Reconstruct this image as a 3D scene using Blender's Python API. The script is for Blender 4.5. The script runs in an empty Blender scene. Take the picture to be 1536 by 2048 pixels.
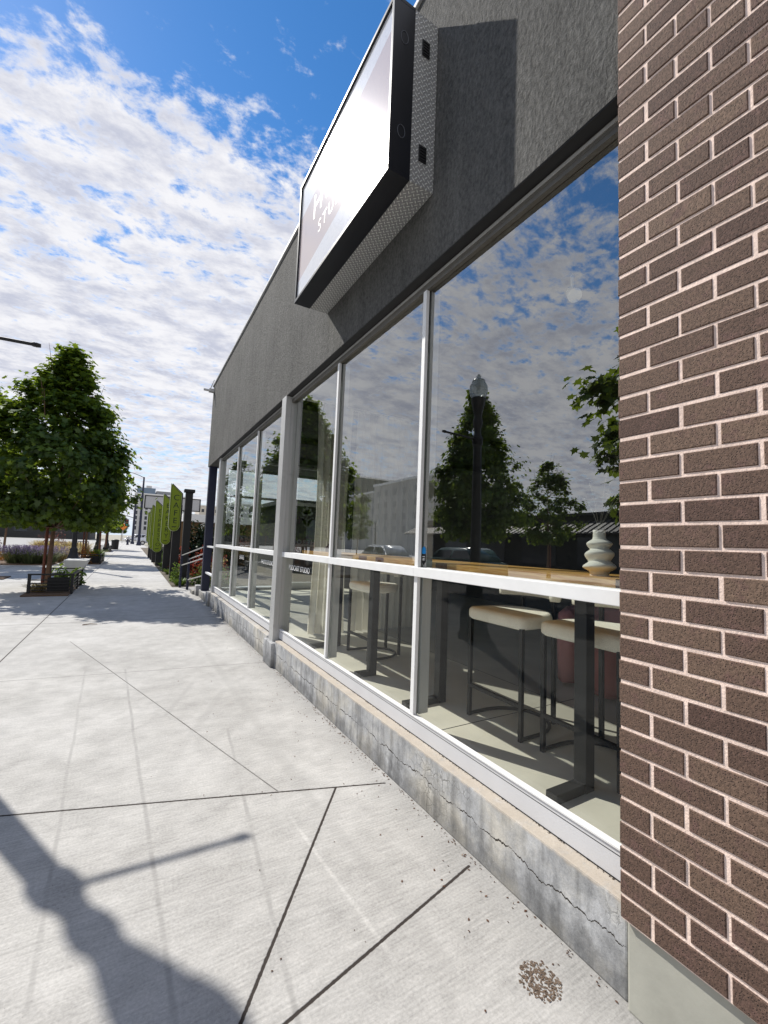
import bpy, bmesh, math, random
import numpy as np
from mathutils import Vector, Matrix, Euler
R = math.radians
PI = math.pi
S = bpy.context.scene
COL = S.collection

# ------------------------------------------------------------------ camera
cam = bpy.data.cameras.new('camera'); cam_o = bpy.data.objects.new('camera', cam); COL.objects.link(cam_o)
F_PX, YAW, PITCH, ROLL = 850.0, 0.5288354, 0.0767997, 0.0393034
cam.sensor_fit = 'AUTO'; cam.sensor_width = 36.0; cam.lens = 36.0 * F_PX / 2048.0
cam.clip_start = 0.02; cam.clip_end = 3000
fw = Vector((math.sin(YAW) * math.cos(PITCH), math.cos(YAW) * math.cos(PITCH), math.sin(PITCH)))
rt = Vector((math.cos(YAW), -math.sin(YAW), 0)); up = rt.cross(fw)
rt2 = rt * math.cos(ROLL) + up * math.sin(ROLL); up2 = -rt * math.sin(ROLL) + up * math.cos(ROLL)
M = Matrix((rt2, up2, -fw)).transposed().to_4x4(); M.translation = (0, 0, 1.52)
cam_o.matrix_world = M
S.camera = cam_o

# ------------------------------------------------------------------ render and exposure
S.view_settings.view_transform = 'Standard'; S.view_settings.look = 'None'
S.view_settings.exposure = 0.62; S.view_settings.gamma = 1.0
S.render.engine = 'CYCLES'
S.cycles.use_denoising = True
try:
    S.cycles.denoiser = 'OPENIMAGEDENOISE'
except Exception:
    pass
S.cycles.caustics_reflective = False; S.cycles.caustics_refractive = False
S.cycles.max_bounces = 10; S.cycles.transparent_max_bounces = 16; S.cycles.diffuse_bounces = 4
S.cycles.sample_clamp_indirect = 6

# ------------------------------------------------------------------ sun
SUN_DIR = Vector((-0.352, 0.71, 0.755)).normalized()
sun = bpy.data.lights.new('sun', 'SUN'); sun.energy = 3.9; sun.angle = R(0.53); sun.color = (1.0, 0.955, 0.88)
sun_o = bpy.data.objects.new('sun', sun); COL.objects.link(sun_o)
sun_o.rotation_euler = (-SUN_DIR).to_track_quat('-Z', 'Y').to_euler()

# ------------------------------------------------------------------ node helpers
class NT:
    def __init__(s, tree): s.t = tree; s.n = tree.nodes; s.l = tree.links
    def new(s, typ, **kw):
        nd = s.n.new(typ)
        for k, v in kw.items(): setattr(nd, k, v)
        return nd
    def put(s, sock, v):
        if isinstance(v, bpy.types.NodeSocket): s.l.new(v, sock)
        elif v is not None:
            if isinstance(v, (tuple, list)) and sock.type == 'RGBA' and len(v) == 3: v = (*v, 1)
            sock.default_value = v
    def math(s, op, a, b=None, c=None, clamp=False):
        nd = s.new('ShaderNodeMath', operation=op, use_clamp=clamp)
        for i, v in enumerate((a, b, c)):
            if v is not None: s.put(nd.inputs[i], v)
        return nd.outputs[0]
    def step(s, x, a, b):
        nd = s.new('ShaderNodeMapRange', interpolation_type='SMOOTHSTEP')
        s.put(nd.inputs[0], x); nd.inputs[1].default_value = a; nd.inputs[2].default_value = b
        return nd.outputs[0]
    def lin(s, x, a, b, c=0.0, d=1.0):
        nd = s.new('ShaderNodeMapRange')
        s.put(nd.inputs[0], x)
        for i, v in enumerate((a, b, c, d)): nd.inputs[i + 1].default_value = v
        return nd.outputs[0]
    def mix(s, f, a, b, mode='MIX'):
        nd = s.new('ShaderNodeMix', data_type='RGBA', blend_type=mode)
        s.put(nd.inputs[0], f); s.put(nd.inputs[6], a); s.put(nd.inputs[7], b)
        return nd.outputs[2]
    def noise(s, vec, scale, detail=4.0, rough=0.55, dist=0.0, dim='3D'):
        nd = s.new('ShaderNodeTexNoise', noise_dimensions=dim)
        if vec is not None: s.put(nd.inputs['Vector'], vec)
        nd.inputs['Scale'].default_value = scale; nd.inputs['Detail'].default_value = detail
        nd.inputs['Roughness'].default_value = rough; nd.inputs['Distortion'].default_value = dist
        return nd.outputs[0]
    def voro(s, vec, scale, feature='F1', out=0, rand=1.0):
        nd = s.new('ShaderNodeTexVoronoi', feature=feature)
        if vec is not None: s.put(nd.inputs['Vector'], vec)
        nd.inputs['Scale'].default_value = scale; nd.inputs['Randomness'].default_value = rand
        return nd.outputs[out]
    def scale(s, vec, sc, loc=(0, 0, 0), rot=(0, 0, 0)):
        nd = s.new('ShaderNodeMapping'); s.put(nd.inputs[0], vec)
        nd.inputs[1].default_value = loc; nd.inputs[2].default_value = rot; nd.inputs[3].default_value = sc
        return nd.outputs[0]
    def sep(s, vec):
        nd = s.new('ShaderNodeSeparateXYZ'); s.put(nd.inputs[0], vec); return nd.outputs
    def comb(s, x, y, z):
        nd = s.new('ShaderNodeCombineXYZ')
        for i, v in enumerate((x, y, z)): s.put(nd.inputs[i], v)
        return nd.outputs[0]
    def pos(s): return s.new('ShaderNodeNewGeometry').outputs['Position']
    def obj(s): return s.new('ShaderNodeTexCoord').outputs['Object']
    def bump(s, h, strength=0.3, dist=0.01):
        nd = s.new('ShaderNodeBump'); nd.inputs['Strength'].default_value = strength
        nd.inputs['Distance'].default_value = dist; s.put(nd.inputs['Height'], h); return nd.outputs[0]

def newmat(name):
    m = bpy.data.materials.new(name); m.use_nodes = True
    t = NT(m.node_tree); b = t.n['Principled BSDF']
    return m, t, b

def flat(name, col, rough=0.6, metal=0.0, var=0.12, scale=8.0, bump=0.0, spec=0.5, bscale=None):
    """plain surface with a little procedural variation"""
    m, t, b = newmat(name)
    p = t.obj()
    n = t.noise(p, scale, 5)
    f = t.lin(n, 0.25, 0.75, 1 - var, 1 + var)
    c = t.mix(1.0, col, t.comb(f, f, f), 'MULTIPLY')
    t.put(b.inputs['Base Color'], c)
    b.inputs['Roughness'].default_value = rough; b.inputs['Metallic'].default_value = metal
    b.inputs['Specular IOR Level'].default_value = spec
    if bump:
        t.put(b.inputs['Normal'], t.bump(t.noise(p, bscale or scale * 6, 4), bump, 0.004))
    return m

# ------------------------------------------------------------------ world: Nishita sky with a procedural cloud layer
W = bpy.data.worlds.new('World'); S.world = W; W.use_nodes = True
wt = NT(W.node_tree); bg = wt.n['Background']
sky = wt.new('ShaderNodeTexSky', sky_type='NISHITA'); sky.sun_disc = False
sky.sun_elevation = math.asin(SUN_DIR.z); sky.sun_rotation = math.atan2(SUN_DIR.x, SUN_DIR.y)
sky.altitude = 1300; sky.air_density = 1.1; sky.dust_density = 0.2; sky.ozone_density = 2.5
gd = wt.new('ShaderNodeTexCoord').outputs['Generated']
dx, dy, dz = wt.sep(gd)[:3]
zz = wt.math('ADD', wt.math('MAXIMUM', dz, 0.0), 0.05)
u = wt.math('DIVIDE', dx, zz); v = wt.math('DIVIDE', dy, zz)
zt = wt.math('ADD', wt.math('MAXIMUM', dz, 0.0), 0.13)
pl = wt.comb(wt.math('MULTIPLY', wt.math('DIVIDE', dx, zt), 1.13), wt.math('MULTIPLY', wt.math('DIVIDE', dy, zt), 1.13), 0.0)
warp = wt.noise(pl, 2.2, 3, 0.5)
plw = wt.new('ShaderNodeVectorMath', operation='ADD')
wt.put(plw.inputs[0], pl); wt.put(plw.inputs[1], wt.comb(wt.math('MULTIPLY', wt.math('SUBTRACT', warp, 0.5), 0.10), wt.math('MULTIPLY', wt.math('SUBTRACT', warp, 0.5), -0.10), 0.0))
rotp = wt.scale(plw.outputs[0], (9.5, 12.5, 1), rot=(0, 0, R(20)))
n1a = wt.noise(rotp, 1.0, 12, 0.64, 0.15)
n1b = wt.noise(rotp, 2.6, 8, 0.62, 0.1)
n1 = wt.math('ADD', wt.math('MULTIPLY', n1a, 0.68), wt.math('MULTIPLY', n1b, 0.32))
n2 = wt.noise(wt.scale(plw.outputs[0], (0.55, 1.5, 1), loc=(3.1, 1.7, 0), rot=(0, 0, R(8))), 1.0, 6, 0.55)
n3 = wt.noise(wt.scale(pl, (1.5, 1.9, 1), loc=(7.3, 2.1, 0)), 1.0, 5, 0.6)
bank = wt.step(wt.math('ADD', v, wt.math('MULTIPLY', wt.math('SUBTRACT', n3, 0.5), 0.55)), 0.80, 1.16)
side = wt.math('MULTIPLY', wt.step(wt.math('MULTIPLY', u, -1.0), 0.50, 0.95), wt.step(v, 0.15, 1.1))
side = wt.math('MULTIPLY', side, 0.86)
back = wt.math('MULTIPLY', wt.step(wt.math('MULTIPLY', v, -1.0), 0.0, 0.5), 0.95)  # unseen clouds behind the camera, added to whiten the ambient light
cover = wt.math('MAXIMUM', wt.math('MAXIMUM', bank, side), back)
farband = wt.step(v, 2.4, 4.6)
cover2 = wt.math('SUBTRACT', cover, wt.math('MULTIPLY', farband, wt.lin(n2, 0.40, 0.62, -0.10, 0.55)))
dens = wt.math('ADD', wt.math('MULTIPLY', n1, 1.15), wt.math('ADD', wt.math('MULTIPLY', n2, 0.36), wt.math('MULTIPLY', cover2, 0.285)))
alpha = wt.step(dens, 0.81, 1.03)
alpha = wt.math('MULTIPLY', alpha, wt.step(dz, 0.005, 0.05))
shade_n = wt.noise(wt.scale(plw.outputs[0], (4.6, 7.0, 1), loc=(0.07, -0.09, 0), rot=(0, 0, R(20))), 1.0, 10, 0.66)
cshade = wt.math('MULTIPLY', wt.step(shade_n, 0.38, 0.66), wt.step(dens, 0.88, 1.06))
ccol = wt.mix(cshade, (5.15, 5.15, 5.35), (3.2, 3.35, 4.0))
thin = wt.mix(wt.step(dens, 0.95, 0.80), ccol, (4.6, 4.85, 5.5))
hs = wt.new('ShaderNodeHueSaturation'); wt.put(hs.inputs['Saturation'], wt.lin(dz, 0.12, 0.6, 0.95, 1.28)); wt.put(hs.inputs['Value'], wt.lin(dz, 0.1, 0.6, 0.66, 0.95))
wt.put(hs.inputs['Color'], sky.outputs[0])
skyc = wt.mix(wt.step(dz, 0.20, 0.0), hs.outputs[0], (4.3, 4.9, 5.6))
wt.put(bg.inputs['Color'], wt.mix(alpha, skyc, thin))
bg.inputs['Strength'].default_value = 0.118

# ------------------------------------------------------------------ mesh helpers
class MB:
    def __init__(s): s.v = []; s.f = []; s.mi = []; s.sm = []; s.cur = 0
    def add(s, vs, fs, smooth=False):
        o = len(s.v); s.v += [tuple(p) for p in vs]
        for f in fs: s.f.append(tuple(i + o for i in f)); s.mi.append(s.cur); s.sm.append(smooth)
        return s
    def box(s, x0, x1, y0, y1, z0, z1, ch=0.0):
        if ch <= 0:
            return s.add([(x0, y0, z0), (x1, y0, z0), (x1, y1, z0), (x0, y1, z0), (x0, y0, z1), (x1, y0, z1), (x1, y1, z1), (x0, y1, z1)],
                  [(3, 2, 1, 0), (4, 5, 6, 7), (0, 1, 5, 4), (1, 2, 6, 5), (2, 3, 7, 6), (3, 0, 4, 7)])
        bm = bmesh.new(); bmesh.ops.create_cube(bm, size=1)
        for q in bm.verts: q.co = Vector(((x0 + x1) / 2 + q.co.x * (x1 - x0), (y0 + y1) / 2 + q.co.y * (y1 - y0), (z0 + z1) / 2 + q.co.z * (z1 - z0)))
        bmesh.ops.bevel(bm, geom=bm.edges[:], offset=ch, segments=2, affect='EDGES', profile=0.6)
        bm.verts.index_update()
        s.add([q.co[:] for q in bm.verts], [[q.index for q in f.verts] for f in bm.faces]); bm.free(); return s
    def tube(s, a, b, r0, r1=None, n=10, caps=True, smooth=True):
        a = Vector(a); b = Vector(b); r1 = r0 if r1 is None else r1
        d = (b - a).normalized(); t = Vector((0, 0, 1)) if abs(d.z) < 0.9 else Vector((1, 0, 0))
        e = d.cross(t).normalized(); g = d.cross(e)
        vs = []
        for c, r in ((a, r0), (b, r1)):
            for i in range(n):
                q = 2 * PI * i / n; vs.append(c + e * (r * math.cos(q)) + g * (r * math.sin(q)))
        s.add(vs, [(i, (i + 1) % n, n + (i + 1) % n, n + i) for i in range(n)], smooth)
        if caps: s.add(vs, [tuple(range(n))[::-1], tuple(range(n, 2 * n))])
        return s
    def path(s, pts, rads, n=8, smooth=True):
        pts = [Vector(p) for p in pts]; vs = []; fs = []
        if not hasattr(rads, '__len__'): rads = [rads] * len(pts)
        for k, p in enumerate(pts):
            d = (pts[min(k + 1, len(pts) - 1)] - pts[max(k - 1, 0)]).normalized()
            t = Vector((0, 0, 1)) if abs(d.z) < 0.9 else Vector((1, 0, 0))
            e = d.cross(t).normalized(); g = d.cross(e)
            vs += [p + e * (rads[k] * math.cos(2 * PI * i / n)) + g * (rads[k] * math.sin(2 * PI * i / n)) for i in range(n)]
        for k in range(len(pts) - 1):
            fs += [(k * n + i, k * n + (i + 1) % n, (k + 1) * n + (i + 1) % n, (k + 1) * n + i) for i in range(n)]
        s.add(vs, fs, smooth); m = (len(pts) - 1) * n
        s.add(vs[:n] + vs[m:], [tuple(range(n))[::-1], tuple(range(n, 2 * n))]); return s
    def lathe(s, prof, c=(0, 0, 0), n=24, smooth=True, fn=None):
        vs = []; fs = []
        for k, (r, z) in enumerate(prof):
            for i in range(n):
                a = 2 * PI * i / n; rr = fn(r, z, a) if fn else r
                vs.append((c[0] + rr * math.cos(a), c[1] + rr * math.sin(a), c[2] + z))
        for k in range(len(prof) - 1):
            fs += [(k * n + i, k * n + (i + 1) % n, (k + 1) * n + (i + 1) % n, (k + 1) * n + i) for i in range(n)]
        s.add(vs, fs, smooth)
        s.add(vs[:n] + vs[-n:], [tuple(range(n))[::-1], tuple(range(n, 2 * n))]); return s
    def prism(s, poly, axis, a, b):
        """polygon in the two other axes, extruded along axis from a to b"""
        def mk(p, w):
            return {'x': (w, p[0], p[1]), 'y': (p[0], w, p[1]), 'z': (p[0], p[1], w)}[axis]
        n = len(poly); vs = [mk(p, a) for p in poly] + [mk(p, b) for p in poly]
        return s.add(vs, [tuple(range(n))[::-1], tuple(range(n, 2 * n))] + [(i, (i + 1) % n, n + (i + 1) % n, n + i) for i in range(n)])
    def build(s, name, mats, parent=None, loc=None, recalc=True):
        me = bpy.data.meshes.new(name); me.from_pydata(s.v, [], s.f)
        if not isinstance(mats, (list, tuple)): mats = [mats]
        for m in mats: me.materials.append(m)
        me.polygons.foreach_set('material_index', s.mi); me.polygons.foreach_set('use_smooth', s.sm)
        if recalc:
            bm = bmesh.new(); bm.from_mesh(me); bmesh.ops.recalc_face_normals(bm, faces=bm.faces[:]); bm.to_mesh(me); bm.free()
        o = bpy.data.objects.new(name, me); COL.objects.link(o)
        if parent: o.parent = parent
        if loc: o.location = loc
        return o

def thing(name, label, cat, loc=(0, 0, 0), rz=0.0, group=None):
    o = bpy.data.objects.new(name, None); COL.objects.link(o); o.empty_display_size = 0.1
    o.location = loc; o.rotation_euler = (0, 0, rz)
    return tag(o, label, cat, group)
def tag(o, label, cat, group=None):
    o['label'] = label; o['category'] = cat
    if group: o['group'] = group
    return o
def struct(o): o['kind'] = 'structure'; return o
def stuff(o, label=None):
    o['kind'] = 'stuff'
    if label: o['label'] = label
    return o
def copy_tree(o, loc, rz=0.0, sc=None, label=None, group=None):
    r = o.copy(); COL.objects.link(r); r.location = loc; r.rotation_euler = (0, 0, rz)
    if sc: r.scale = sc if isinstance(sc, tuple) else (sc, sc, sc)
    if label: r['label'] = label
    if group: r['group'] = group
    for ch in [c for c in o.children]:
        c = ch.copy(); COL.objects.link(c); c.parent = r
        for g in [q for q in ch.children]:
            d = g.copy(); COL.objects.link(d); d.parent = c
    return r
def text_mesh(name, body, size, mat, parent, mtx, extrude=0.001, align='CENTER', spacing=1.0, lead=1.0, width=1.0):
    cu = bpy.data.curves.new(name, 'FONT'); cu.body = body; cu.size = size; cu.extrude = extrude
    cu.align_x = align; cu.align_y = 'CENTER'; cu.space_character = spacing; cu.space_line = lead
    tmp = bpy.data.objects.new('lettering_tmp', cu); COL.objects.link(tmp)
    dg = bpy.context.evaluated_depsgraph_get(); dg.update()
    me = bpy.data.meshes.new_from_object(tmp.evaluated_get(dg))
    bpy.data.objects.remove(tmp); bpy.data.curves.remove(cu)
    me.materials.clear(); me.materials.append(mat)
    o = bpy.data.objects.new(name, me); COL.objects.link(o); o.parent = parent
    o.matrix_local = mtx @ Matrix.Diagonal((width, 1, 1, 1)); return o
def frame_m(origin, xdir, ydir):
    x = Vector(xdir).normalized(); y = Vector(ydir).normalized(); z = x.cross(y)
    m = Matrix((x, y, z)).transposed().to_4x4(); m.translation = origin; return m

rng = random.Random(7)

# ------------------------------------------------------------------ materials of the setting
def seg_dist(t, px, py, a, b):
    ax, ay = a; bx, by = b; L2 = (bx - ax) ** 2 + (by - ay) ** 2
    ux = t.math('SUBTRACT', px, ax); uy = t.math('SUBTRACT', py, ay)
    h = t.math('MULTIPLY', t.math('ADD', t.math('MULTIPLY', ux, bx - ax), t.math('MULTIPLY', uy, by - ay)), 1 / L2, clamp=True)
    ex = t.math('SUBTRACT', ux, t.math('MULTIPLY', h, bx - ax)); ey = t.math('SUBTRACT', uy, t.math('MULTIPLY', h, by - ay))
    return t.math('SQRT', t.math('ADD', t.math('MULTIPLY', ex, ex), t.math('MULTIPLY', ey, ey)))

def sidewalk_material():
    m, t, b = newmat('sidewalk_concrete')
    p = t.pos(); x, y, z = t.sep(p)[:3]
    big = t.noise(p, 0.9, 6, 0.6); mid = t.noise(p, 5.0, 6, 0.65); fine = t.noise(p, 90, 4, 0.7)
    broom = t.noise(t.scale(p, (7, 95, 1), rot=(0, 0, R(6))), 1.0, 4, 0.6)
    blot = t.noise(t.scale(p, (1.6, 2.6, 1)), 1.6, 8, 0.7)
    val = t.math('ADD', t.lin(big, 0.3, 0.7, -0.06, 0.06), t.lin(mid, 0.3, 0.7, -0.06, 0.06))
    val = t.math('ADD', val, t.lin(fine, 0.3, 0.7, -0.075, 0.075))
    val = t.math('ADD', val, t.lin(broom, 0.25, 0.75, -0.075, 0.075))
    val = t.math('ADD', val, 0.425)
    slab = t.noise(t.scale(p, (0.42, 0.31, 0), loc=(0.3, 0.1, 0)), 1.0, 1); val = t.math('MULTIPLY', val, t.lin(slab, 0.35, 0.65, 0.94, 1.05))
    # dark grime blotches and the dirty strip along the plinth
    val = t.math('MULTIPLY', val, t.lin(t.step(blot, 0.60, 0.74), 0, 1, 1.0, 0.87))
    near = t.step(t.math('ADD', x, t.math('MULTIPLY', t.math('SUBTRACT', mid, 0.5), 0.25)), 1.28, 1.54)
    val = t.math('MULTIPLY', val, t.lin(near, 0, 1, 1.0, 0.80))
    speck = t.voro(p, 60, 'F1'); sn = t.noise(p, 23, 2)
    pits = t.math('MULTIPLY', t.step(speck, 0.20, 0.10), t.step(sn, 0.62, 0.68))
    val = t.math('MULTIPLY', val, t.lin(pits, 0, 1, 1.0, 0.6))
    # thin dark lines and wide faint dark streaks, then one pale line
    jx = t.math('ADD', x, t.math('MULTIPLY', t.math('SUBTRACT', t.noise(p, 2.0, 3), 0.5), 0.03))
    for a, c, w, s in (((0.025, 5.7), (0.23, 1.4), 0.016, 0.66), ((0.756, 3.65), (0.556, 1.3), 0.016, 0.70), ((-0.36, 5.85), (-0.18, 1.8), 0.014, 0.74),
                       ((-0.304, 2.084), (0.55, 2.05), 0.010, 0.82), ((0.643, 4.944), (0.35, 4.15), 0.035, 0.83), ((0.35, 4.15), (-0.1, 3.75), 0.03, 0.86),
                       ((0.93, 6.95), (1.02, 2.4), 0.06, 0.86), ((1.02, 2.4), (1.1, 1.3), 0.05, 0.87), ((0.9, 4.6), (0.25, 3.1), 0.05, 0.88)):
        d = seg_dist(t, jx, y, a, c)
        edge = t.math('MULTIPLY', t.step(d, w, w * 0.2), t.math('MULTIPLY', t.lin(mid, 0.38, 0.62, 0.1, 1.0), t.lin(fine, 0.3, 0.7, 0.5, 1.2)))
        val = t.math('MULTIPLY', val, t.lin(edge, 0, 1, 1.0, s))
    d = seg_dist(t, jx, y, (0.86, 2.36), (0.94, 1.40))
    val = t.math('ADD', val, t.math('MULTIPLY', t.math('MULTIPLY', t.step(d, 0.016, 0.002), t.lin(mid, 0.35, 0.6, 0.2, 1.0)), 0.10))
    # saw-cut joints
    jd = None
    segs = [((-1.2, 3.283), (1.5, 2.42)), ((1.2, 2.513), (-0.2, 0.66)),
            ((1.5, 1.627), (-0.7, 1.09)), ((-1.215, -6), (-1.24, 30)), ((-1.24, 30), (-1.28, 90))]
    segs += [((-8, yy + 0.25), (1.5, yy)) for yy in (8.9, 12.6, 16.2, 19.9, 23.5, 27.2, 30.9, 36, 42, 48)]
    segs += [((-4.3, -6), (-4.3, 60))]
    for a, c in segs:
        d = seg_dist(t, x, y, a, c); jd = d if jd is None else t.math('MINIMUM', jd, d)
    wob = t.math('ADD', jd, t.math('MULTIPLY', t.math('SUBTRACT', t.noise(p, 60, 2), 0.5), 0.006))
    hd = t.math('MINIMUM', seg_dist(t, x, y, (-1.2, 5.726), (1.5, 5.416)), seg_dist(t, x, y, (-0.66, 7.424), (0.867, 2.636)))
    hair = t.math('MULTIPLY', t.step(t.math('ADD', hd, t.math('MULTIPLY', t.math('SUBTRACT', t.noise(p, 40, 2), 0.5), 0.006)), 0.0065, 0.003), t.lin(mid, 0.3, 0.65, 0.35, 0.85))
    groove = t.math('MAXIMUM', t.step(wob, 0.0085, 0.0045), hair)
    halo = t.math('MULTIPLY', t.step(jd, 0.06, 0.0), t.lin(mid, 0.4, 0.6, 0.0, 0.10))
    val = t.math('MULTIPLY', val, t.math('SUBTRACT', 1.0, halo))
    c = t.mix(1.0, t.comb(val, val, val), t.mix(big, (1.02, 0.985, 0.925), (1.0, 0.985, 0.955)), 'MULTIPLY')
    c = t.mix(groove, c, (0.035, 0.028, 0.024))
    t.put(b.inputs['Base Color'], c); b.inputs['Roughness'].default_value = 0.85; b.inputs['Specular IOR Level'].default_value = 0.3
    h = t.math('ADD', t.math('MULTIPLY', broom, 0.6), t.math('MULTIPLY', fine, 0.5))
    h = t.math('SUBTRACT', h, t.math('MULTIPLY', groove, 3.0))
    t.put(b.inputs['Normal'], t.bump(h, 0.35, 0.004)); return m

def plinth_material(crack=True):
    m, t, b = newmat('weathered_concrete')
    p = t.pos(); x, y, z = t.sep(p)[:3]
    nb = t.noise(p, 2.2, 6, 0.65); nm = t.noise(p, 9, 6, 0.7); nf = t.noise(p, 110, 3, 0.7)
    drip = t.noise(t.scale(p, (14, 14, 1.6)), 1.0, 5, 0.6)
    val = t.math('ADD', 0.40, t.lin(nb, 0.3, 0.7, -0.11, 0.11)); val = t.math('ADD', val, t.lin(nm, 0.3, 0.7, -0.10, 0.10))
    val = t.math('ADD', val, t.lin(nf, 0.3, 0.7, -0.05, 0.05)); val = t.math('MULTIPLY', val, t.lin(t.step(drip, 0.44, 0.66), 0, 1, 1.04, 0.68))
    low = t.step(t.math('ADD', z, t.math('MULTIPLY', t.math('SUBTRACT', nm, 0.5), 0.16)), 0.17, 0.04)
    val = t.math('MULTIPLY', val, t.lin(low, 0, 1, 1.0, 0.58)); wht = t.math('MULTIPLY', t.step(t.noise(t.scale(p, (1, 3.2, 2.2)), 1.5, 7, 0.7), 0.54, 0.66), 0.13); val = t.math('ADD', val, wht)
    c = t.mix(1.0, t.comb(val, val, val), t.mix(t.step(nb, 0.44, 0.66), (0.98, 0.99, 1.0), (1.02, 0.97, 0.86)), 'MULTIPLY')
    top = t.step(t.math('ADD', z, t.math('MULTIPLY', t.math('SUBTRACT', t.noise(p, 17, 5, 0.7), 0.5), 0.05)), 0.297, 0.315)
    c = t.mix(t.math('MULTIPLY', top, t.step(x, 1.70, 1.69)), c, t.mix(t.math('MULTIPLY', nf, t.lin(nm, 0.3, 0.7, 0.6, 1.4)), (0.36, 0.315, 0.26), (0.50, 0.45, 0.385)))
    if crack:
        wig = t.math('ADD', t.math('MULTIPLY', t.math('SUBTRACT', t.noise(t.scale(p, (1, 1, 0)), 4.5, 8, 0.7), 0.5), 0.14), 0.168)
        dd = t.math('ABSOLUTE', t.math('SUBTRACT', z, wig))
        w = t.lin(nm, 0.40, 0.68, 0.0001, 0.0055); ck = t.step(t.math('DIVIDE', dd, w), 1.5, 0.5)
        pw = t.new('ShaderNodeVectorMath', operation='ADD'); t.put(pw.inputs[0], t.scale(p, (1, 1, 0.8))); nz_ = t.math('MULTIPLY', t.math('SUBTRACT', nm, 0.5), 0.07); t.put(pw.inputs[1], t.comb(nz_, nz_, nz_))
        cell = t.voro(pw.outputs[0], 24, 'DISTANCE_TO_EDGE', 0, 1.0)
        msk = t.math('MULTIPLY', t.math('MULTIPLY', t.step(t.noise(p, 2.6, 3), 0.48, 0.62), t.step(y, 3.2, 2.0)), t.math('MULTIPLY', t.step(z, 0.30, 0.27), t.lin(nm, 0.4, 0.6, 0.0, 1.0)))
        web = t.math('MULTIPLY', t.step(cell, 0.075, 0.02), msk)
        c = t.mix(t.math('MULTIPLY', web, 0.6), c, (0.11, 0.105, 0.09)); c = t.mix(ck, c, (0.035, 0.028, 0.02))
        h = t.math('SUBTRACT', t.math('MULTIPLY', nm, 0.6), t.math('ADD', t.math('MULTIPLY', ck, 2.0), t.math('MULTIPLY', web, 0.5)))
    else:
        h = nm
    t.put(b.inputs['Base Color'], c); b.inputs['Roughness'].default_value = 0.9; b.inputs['Specular IOR Level'].default_value = 0.25
    t.put(b.inputs['Normal'], t.bump(t.math('ADD', h, t.math('MULTIPLY', nf, 0.25)), 0.6, 0.006)); return m

def stucco_material():
    m, t, b = newmat('dark_stucco')
    p = t.pos()
    nb = t.noise(p, 1.3, 6, 0.65); nf = t.noise(p, 75, 5, 0.7); ng = t.noise(t.scale(p, (46, 46, 26)), 1.0, 4, 0.65)
    st = t.noise(t.scale(p, (9, 9, 0.9)), 1.0, 6, 0.6)
    val = t.math('ADD', 0.098, t.lin(nb, 0.3, 0.7, -0.018, 0.018)); val = t.math('ADD', val, t.lin(ng, 0.3, 0.7, -0.035, 0.035)); val = t.math('ADD', val, t.lin(nf, 0.3, 0.7, -0.03, 0.03))
    val = t.math('MULTIPLY', val, t.lin(st, 0.35, 0.7, 0.92, 1.16))
    t.put(b.inputs['Base Color'], t.mix(1.0, t.comb(val, val, val), (1.0, 0.985, 0.93), 'MULTIPLY'))
    b.inputs['Roughness'].default_value = 0.92; b.inputs['Specular IOR Level'].default_value = 0.2
    t.put(b.inputs['Normal'], t.bump(t.math('ADD', t.math('MULTIPLY', ng, 0.8), t.math('MULTIPLY', nf, 0.5)), 1.0, 0.018)); return m

def brick_material():
    m, t, b = newmat('brown_brick')
    p = t.pos(); at = t.new('ShaderNodeAttribute', attribute_name='tone'); tone = at.outputs['Fac']
    nb = t.noise(p, 14, 5, 0.65); nf = t.noise(t.scale(p, (1, 1, 0.8)), 120, 5, 0.75)
    pit = t.step(t.voro(p, 150, 'F1'), 0.38, 0.15)
    c = t.mix(tone, (0.090, 0.053, 0.040), (0.165, 0.108, 0.076))
    c = t.mix(t.step(nb, 0.50, 0.72), c, (0.135, 0.078, 0.064))
    f = t.lin(nf, 0.34, 0.66, 0.55, 1.45); c = t.mix(1.0, c, t.comb(f, f, f), 'MULTIPLY')
    c = t.mix(t.math('MULTIPLY', pit, t.step(nf, 0.42, 0.55)), c, (0.012, 0.008, 0.007))
    fl = t.math('MULTIPLY', t.step(t.noise(p, 31, 3, 0.8), 0.70, 0.78), 0.22); c = t.mix(fl, c, (0.5, 0.43, 0.38))
    t.put(b.inputs['Base Color'], c); b.inputs['Roughness'].default_value = 0.8; b.inputs['Specular IOR Level'].default_value = 0.35
    t.put(b.inputs['Normal'], t.bump(t.math('SUBTRACT', nf, t.math('MULTIPLY', pit, 0.8)), 0.55, 0.004)); return m

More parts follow.
